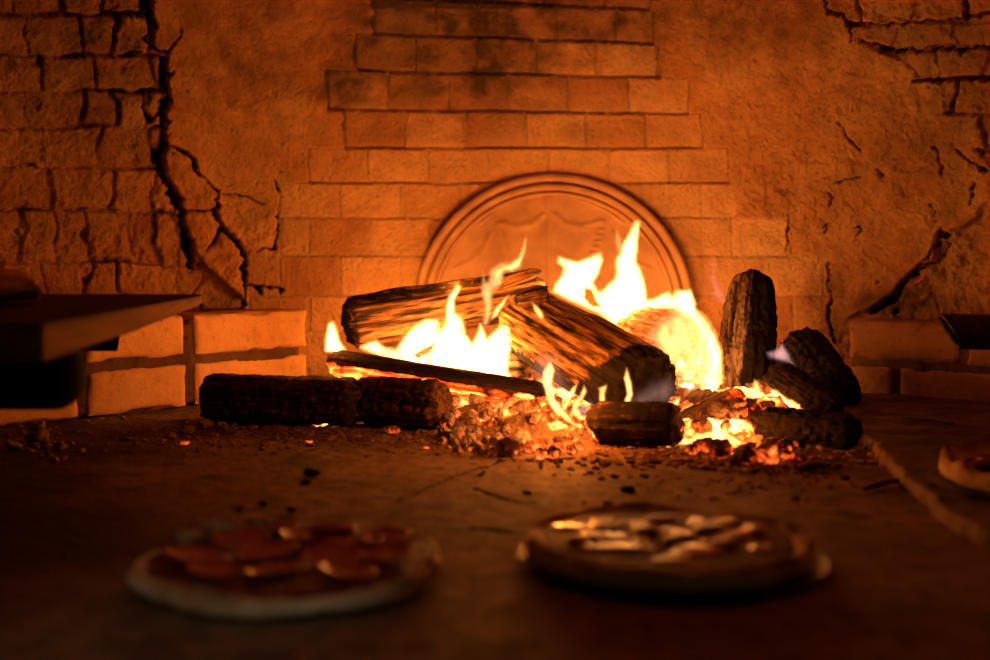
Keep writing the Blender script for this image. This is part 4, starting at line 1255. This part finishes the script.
def extr(name, outline, ztop, zbot, mat, parent=None, bev=.003, origin=None):
    """plate with a given xy outline; ztop/zbot are functions of (x, y)"""
    n = len(outline)
    # resample
    O = np.array(outline + [outline[0]], float); s = np.r_[0, np.cumsum(np.hypot(*np.diff(O, axis=0).T))]
    t = np.linspace(0, s[-1], 241)[:-1]
    ox = np.interp(t, s, O[:, 0]); oy = np.interp(t, s, O[:, 1])
    cx, cy = ox.mean(), oy.mean()
    rings = []
    for k, lvl in [(0.0, 't'), (.3, 't'), (.6, 't'), (.85, 't'), (1 - bev * 6, 't'), (1 - bev, 't'), (1, 't1'), (1, 'm'), (1, 'b1'), (1 - bev, 'b'), (.6, 'b'), (0.0, 'b')]:
        x = cx + (ox - cx) * k; y = cy + (oy - cy) * k
        zt = ztop(x, y); zb = zbot(x, y)
        z = {'t': zt, 't1': zt - (zt - zb) * .12, 'm': (zt + zb) / 2, 'b1': zb + (zt - zb) * .12, 'b': zb}[lvl]
        w = fbm(x, y, z, 30, 3, 5) * .0012
        rings.append(np.stack([x + w, y + w, z + w * .5], -1))
    V = np.concatenate(rings)
    face_shade = np.repeat([.9] * 6 + [.3, 0, 0, .3, .5, .5], len(ox))  # shade painted on the upper and lower faces, side edge left pale
    return mesh_obj(name, V, grid_faces(len(rings), len(ox), wrap=True, flip=True), mat, parent, attrs=dict(soot_shade=face_shade), origin=origin, smooth_shade=True)


BZ = .236
rp = empty('pizza_peel', (-.7, 1.6, BZ - .04), 'worn wooden peel blade reaching in from the left edge, lit along its right side', 'pizza peel')
xt = P(203, 297, 1.98).x; xn = P(42, 325, 1.20).x
extr('blade', [(xn, 1.20), (xt + .012, 1.90), (xt + .003, 1.965), (xt - .03, 1.985), (-.95, 1.99), (-.97, 1.2), (-.95, 1.17), (-.75, 1.16)],
     lambda x, y: BZ + 0 * x, lambda x, y: BZ - np.interp(y, [1.2, 1.5, 1.97], [.040, .032, .012]), M['peelwood'], rp)
lgV, lgF, lgA = log_mesh(Vector((-.72, 1.2, BZ - .02)), Vector((-.74, .35, BZ - .02)), .018, .018, 77, amp=.02, ridge=.01)
mesh_obj('handle', lgV, lgF, M['peelwood'], rp, attrs=lgA)
o = lump('loaf', 'loaf', (-.72, 1.64, BZ), .10, 501, sq=(1.5, 1.0, .24), hot=0, rough=.12, sink=0)
tag(o, 'low rounded loaf resting on the wooden peel, far left edge', 'bread')

rs = empty('iron_stand', (-.75, 1.55, 0), 'black iron stand holding up the wooden peel at the left edge', 'stand')


def box(name, x0, x1, y0, y1, z0, z1, mat, parent, r=.2):
    import bmesh
    bm = bmesh.new(); bmesh.ops.create_cube(bm, size=1)
    for v in bm.verts:
        v.co = Vector(((x0 + x1) / 2 + v.co.x * (x1 - x0), (y0 + y1) / 2 + v.co.y * (y1 - y0), (z0 + z1) / 2 + v.co.z * (z1 - z0)))
    bmesh.ops.bevel(bm, geom=bm.edges[:] , offset=r * min(x1 - x0, y1 - y0, z1 - z0), segments=5, profile=.5, affect='EDGES')
    V = [v.co[:] for v in bm.verts]; Fs = [[v.index for v in f.verts] for f in bm.faces]; bm.free()
    return mesh_obj(name, V, Fs, mat, parent, smooth_shade=False)


bx = P(141, 340, 1.86).x
V = np.array([[-1.0, 1.78, .158], [-1.0, 1.90, .158], [-1.0, 1.90, .222], [-1.0, 1.78, .222]])
V2 = V.copy(); V2[:, 0] = [bx - .012, bx - .11, bx - .10, bx]
mesh_obj('rear_bar', np.vstack([V, V2]), [[0, 1, 2, 3], [7, 6, 5, 4], [0, 4, 5, 1], [1, 5, 6, 2], [2, 6, 7, 3], [3, 7, 4, 0]], M['iron'], rs, smooth_shade=False)
fx = P(84, 380, 1.42).x
box('front_bar', -1.0, fx, 1.38, 1.46, .118, .203, M['iron'], rs, r=.45)
for (x, y, z) in ((-.97, 1.42, .16), (-.97, 1.84, .2)):
    box('leg', x - .02, x + .02, y - .02, y + .02, 0, z, M['iron'], rs)


def pipe():
    c = P(949, 331, 1.98); d = Vector((1, -.12, -.02)).normalized()
    ax, s, t = frame_of(c, c + d)
    Rr, ri, L = .030, .0235, .7
    prof = [(0.35, ri * .98), (.02, ri), (.004, ri), (0, ri + .0015), (0, Rr - .0012), (.003, Rr), (.006, Rr + .0006), (.01, Rr), (.3, Rr), (L, Rr), (L, ri)]
    NP = 72; V = []
    for a, r in prof:
        for k in range(NP):
            p = 2 * math.pi * k / NP
            cut = (1 if a < .05 else 0) * (-.016) * math.sin(p)      # the mouth is cut on a slant
            V.append(c + ax * (a + cut) + s * (r * math.cos(p)) + t * (r * math.sin(p)))
    V = np.array([v[:] for v in V])
    o = mesh_obj('metal_pipe', V, grid_faces(len(prof), NP, wrap=True), M['pipe'], origin=tuple(c))
    tag(o, 'open black metal pipe end poking in from the right edge above the ledge', 'pipe')


M['pipe'] = mat_simple('blackened_steel', (.02, .014, .01), (.05, .035, .025), 40, .38, .5, .2, metal=.6)
pipe()


# ================================================================== LIGHT OF THE FIRE, ADDED FILL
def fire_fill(px, py, Y, watts, radius=.05, col=(1, .25, .026)):
    ld = bpy.data.lights.new('fire_fill', 'POINT'); ld.energy = watts; ld.color = col; ld.shadow_soft_size = radius
    lo = bpy.data.objects.new('fire_fill', ld); lo.location = P(px, py, Y); COL.objects.link(lo)


LK = 0.42
NEAR = (1, .36, .06)
fire_fill(628, 298, 2.46, 2.5 * LK, .04, NEAR)
fire_fill(575, 290, 2.42, 1.2 * LK, .04, NEAR)
fire_fill(455, 352, 2.24, 2.2 * LK, .04)
fire_fill(400, 347, 2.24, 1.7 * LK, .03)
fire_fill(333, 334, 2.18, 1.6 * LK, .02)
fire_fill(512, 266, 2.37, 1.6 * LK, .02)
fire_fill(455, 279, 2.44, 1.4 * LK, .02)
fire_fill(700, 330, 2.08, .9 * LK, .03)
fire_fill(563, 388, 1.85, 5.6 * LK, .02)
fire_fill(505, 395, 2.02, 1.6 * LK, .02, (1, .24, .03))
fire_fill(740, 430, 1.83, 2.0 * LK, .02, (1, .24, .03))
fire_fill(780, 400, 2.06, .4 * LK, .02, (1, .24, .03))
# unseen lamps added behind the rear log to brighten the wall
fire_fill(410, 318, 2.60, 7.0 * LK, .03, NEAR)
fire_fill(600, 335, 2.62, 3.4 * LK, .03, NEAR)
fire_fill(705, 318, 2.58, 1.2 * LK, .03, NEAR)

# kitchen lamp outside the oven mouth, falls only on the near part of the hearth
ld = bpy.data.lights.new('kitchen_lamp', 'SPOT'); ld.energy = 2.6; ld.color = (1.0, .93, .70); ld.spot_size = math.radians(30); ld.spot_blend = 1.0; ld.shadow_soft_size = .06
lo = bpy.data.objects.new('kitchen_lamp', ld); lo.location = (-.40, .25, .62); COL.objects.link(lo)
lo.rotation_euler = (Vector((-.25, .93, .0)) - lo.location).to_track_quat('-Z', 'Y').to_euler()

w = bpy.data.worlds.new('world'); sc.world = w; w.use_nodes = True
w.node_tree.nodes['Background'].inputs[0].default_value = (.70, .56, .32, 1)
w.node_tree.nodes['Background'].inputs[1].default_value = .016

sc.view_settings.view_transform = 'Standard'
sc.view_settings.look = 'None'
sc.view_settings.gamma = 1.0
sc.view_settings.use_curve_mapping = False
sc.view_settings.exposure = 0.0
cy = sc.cycles
cy.use_denoising = True
cy.max_bounces = 8; cy.diffuse_bounces = 2; cy.transparent_max_bounces = 48; cy.volume_bounces = 0
cy.sample_clamp_indirect = 6.0
cy.caustics_reflective = False; cy.caustics_refractive = False
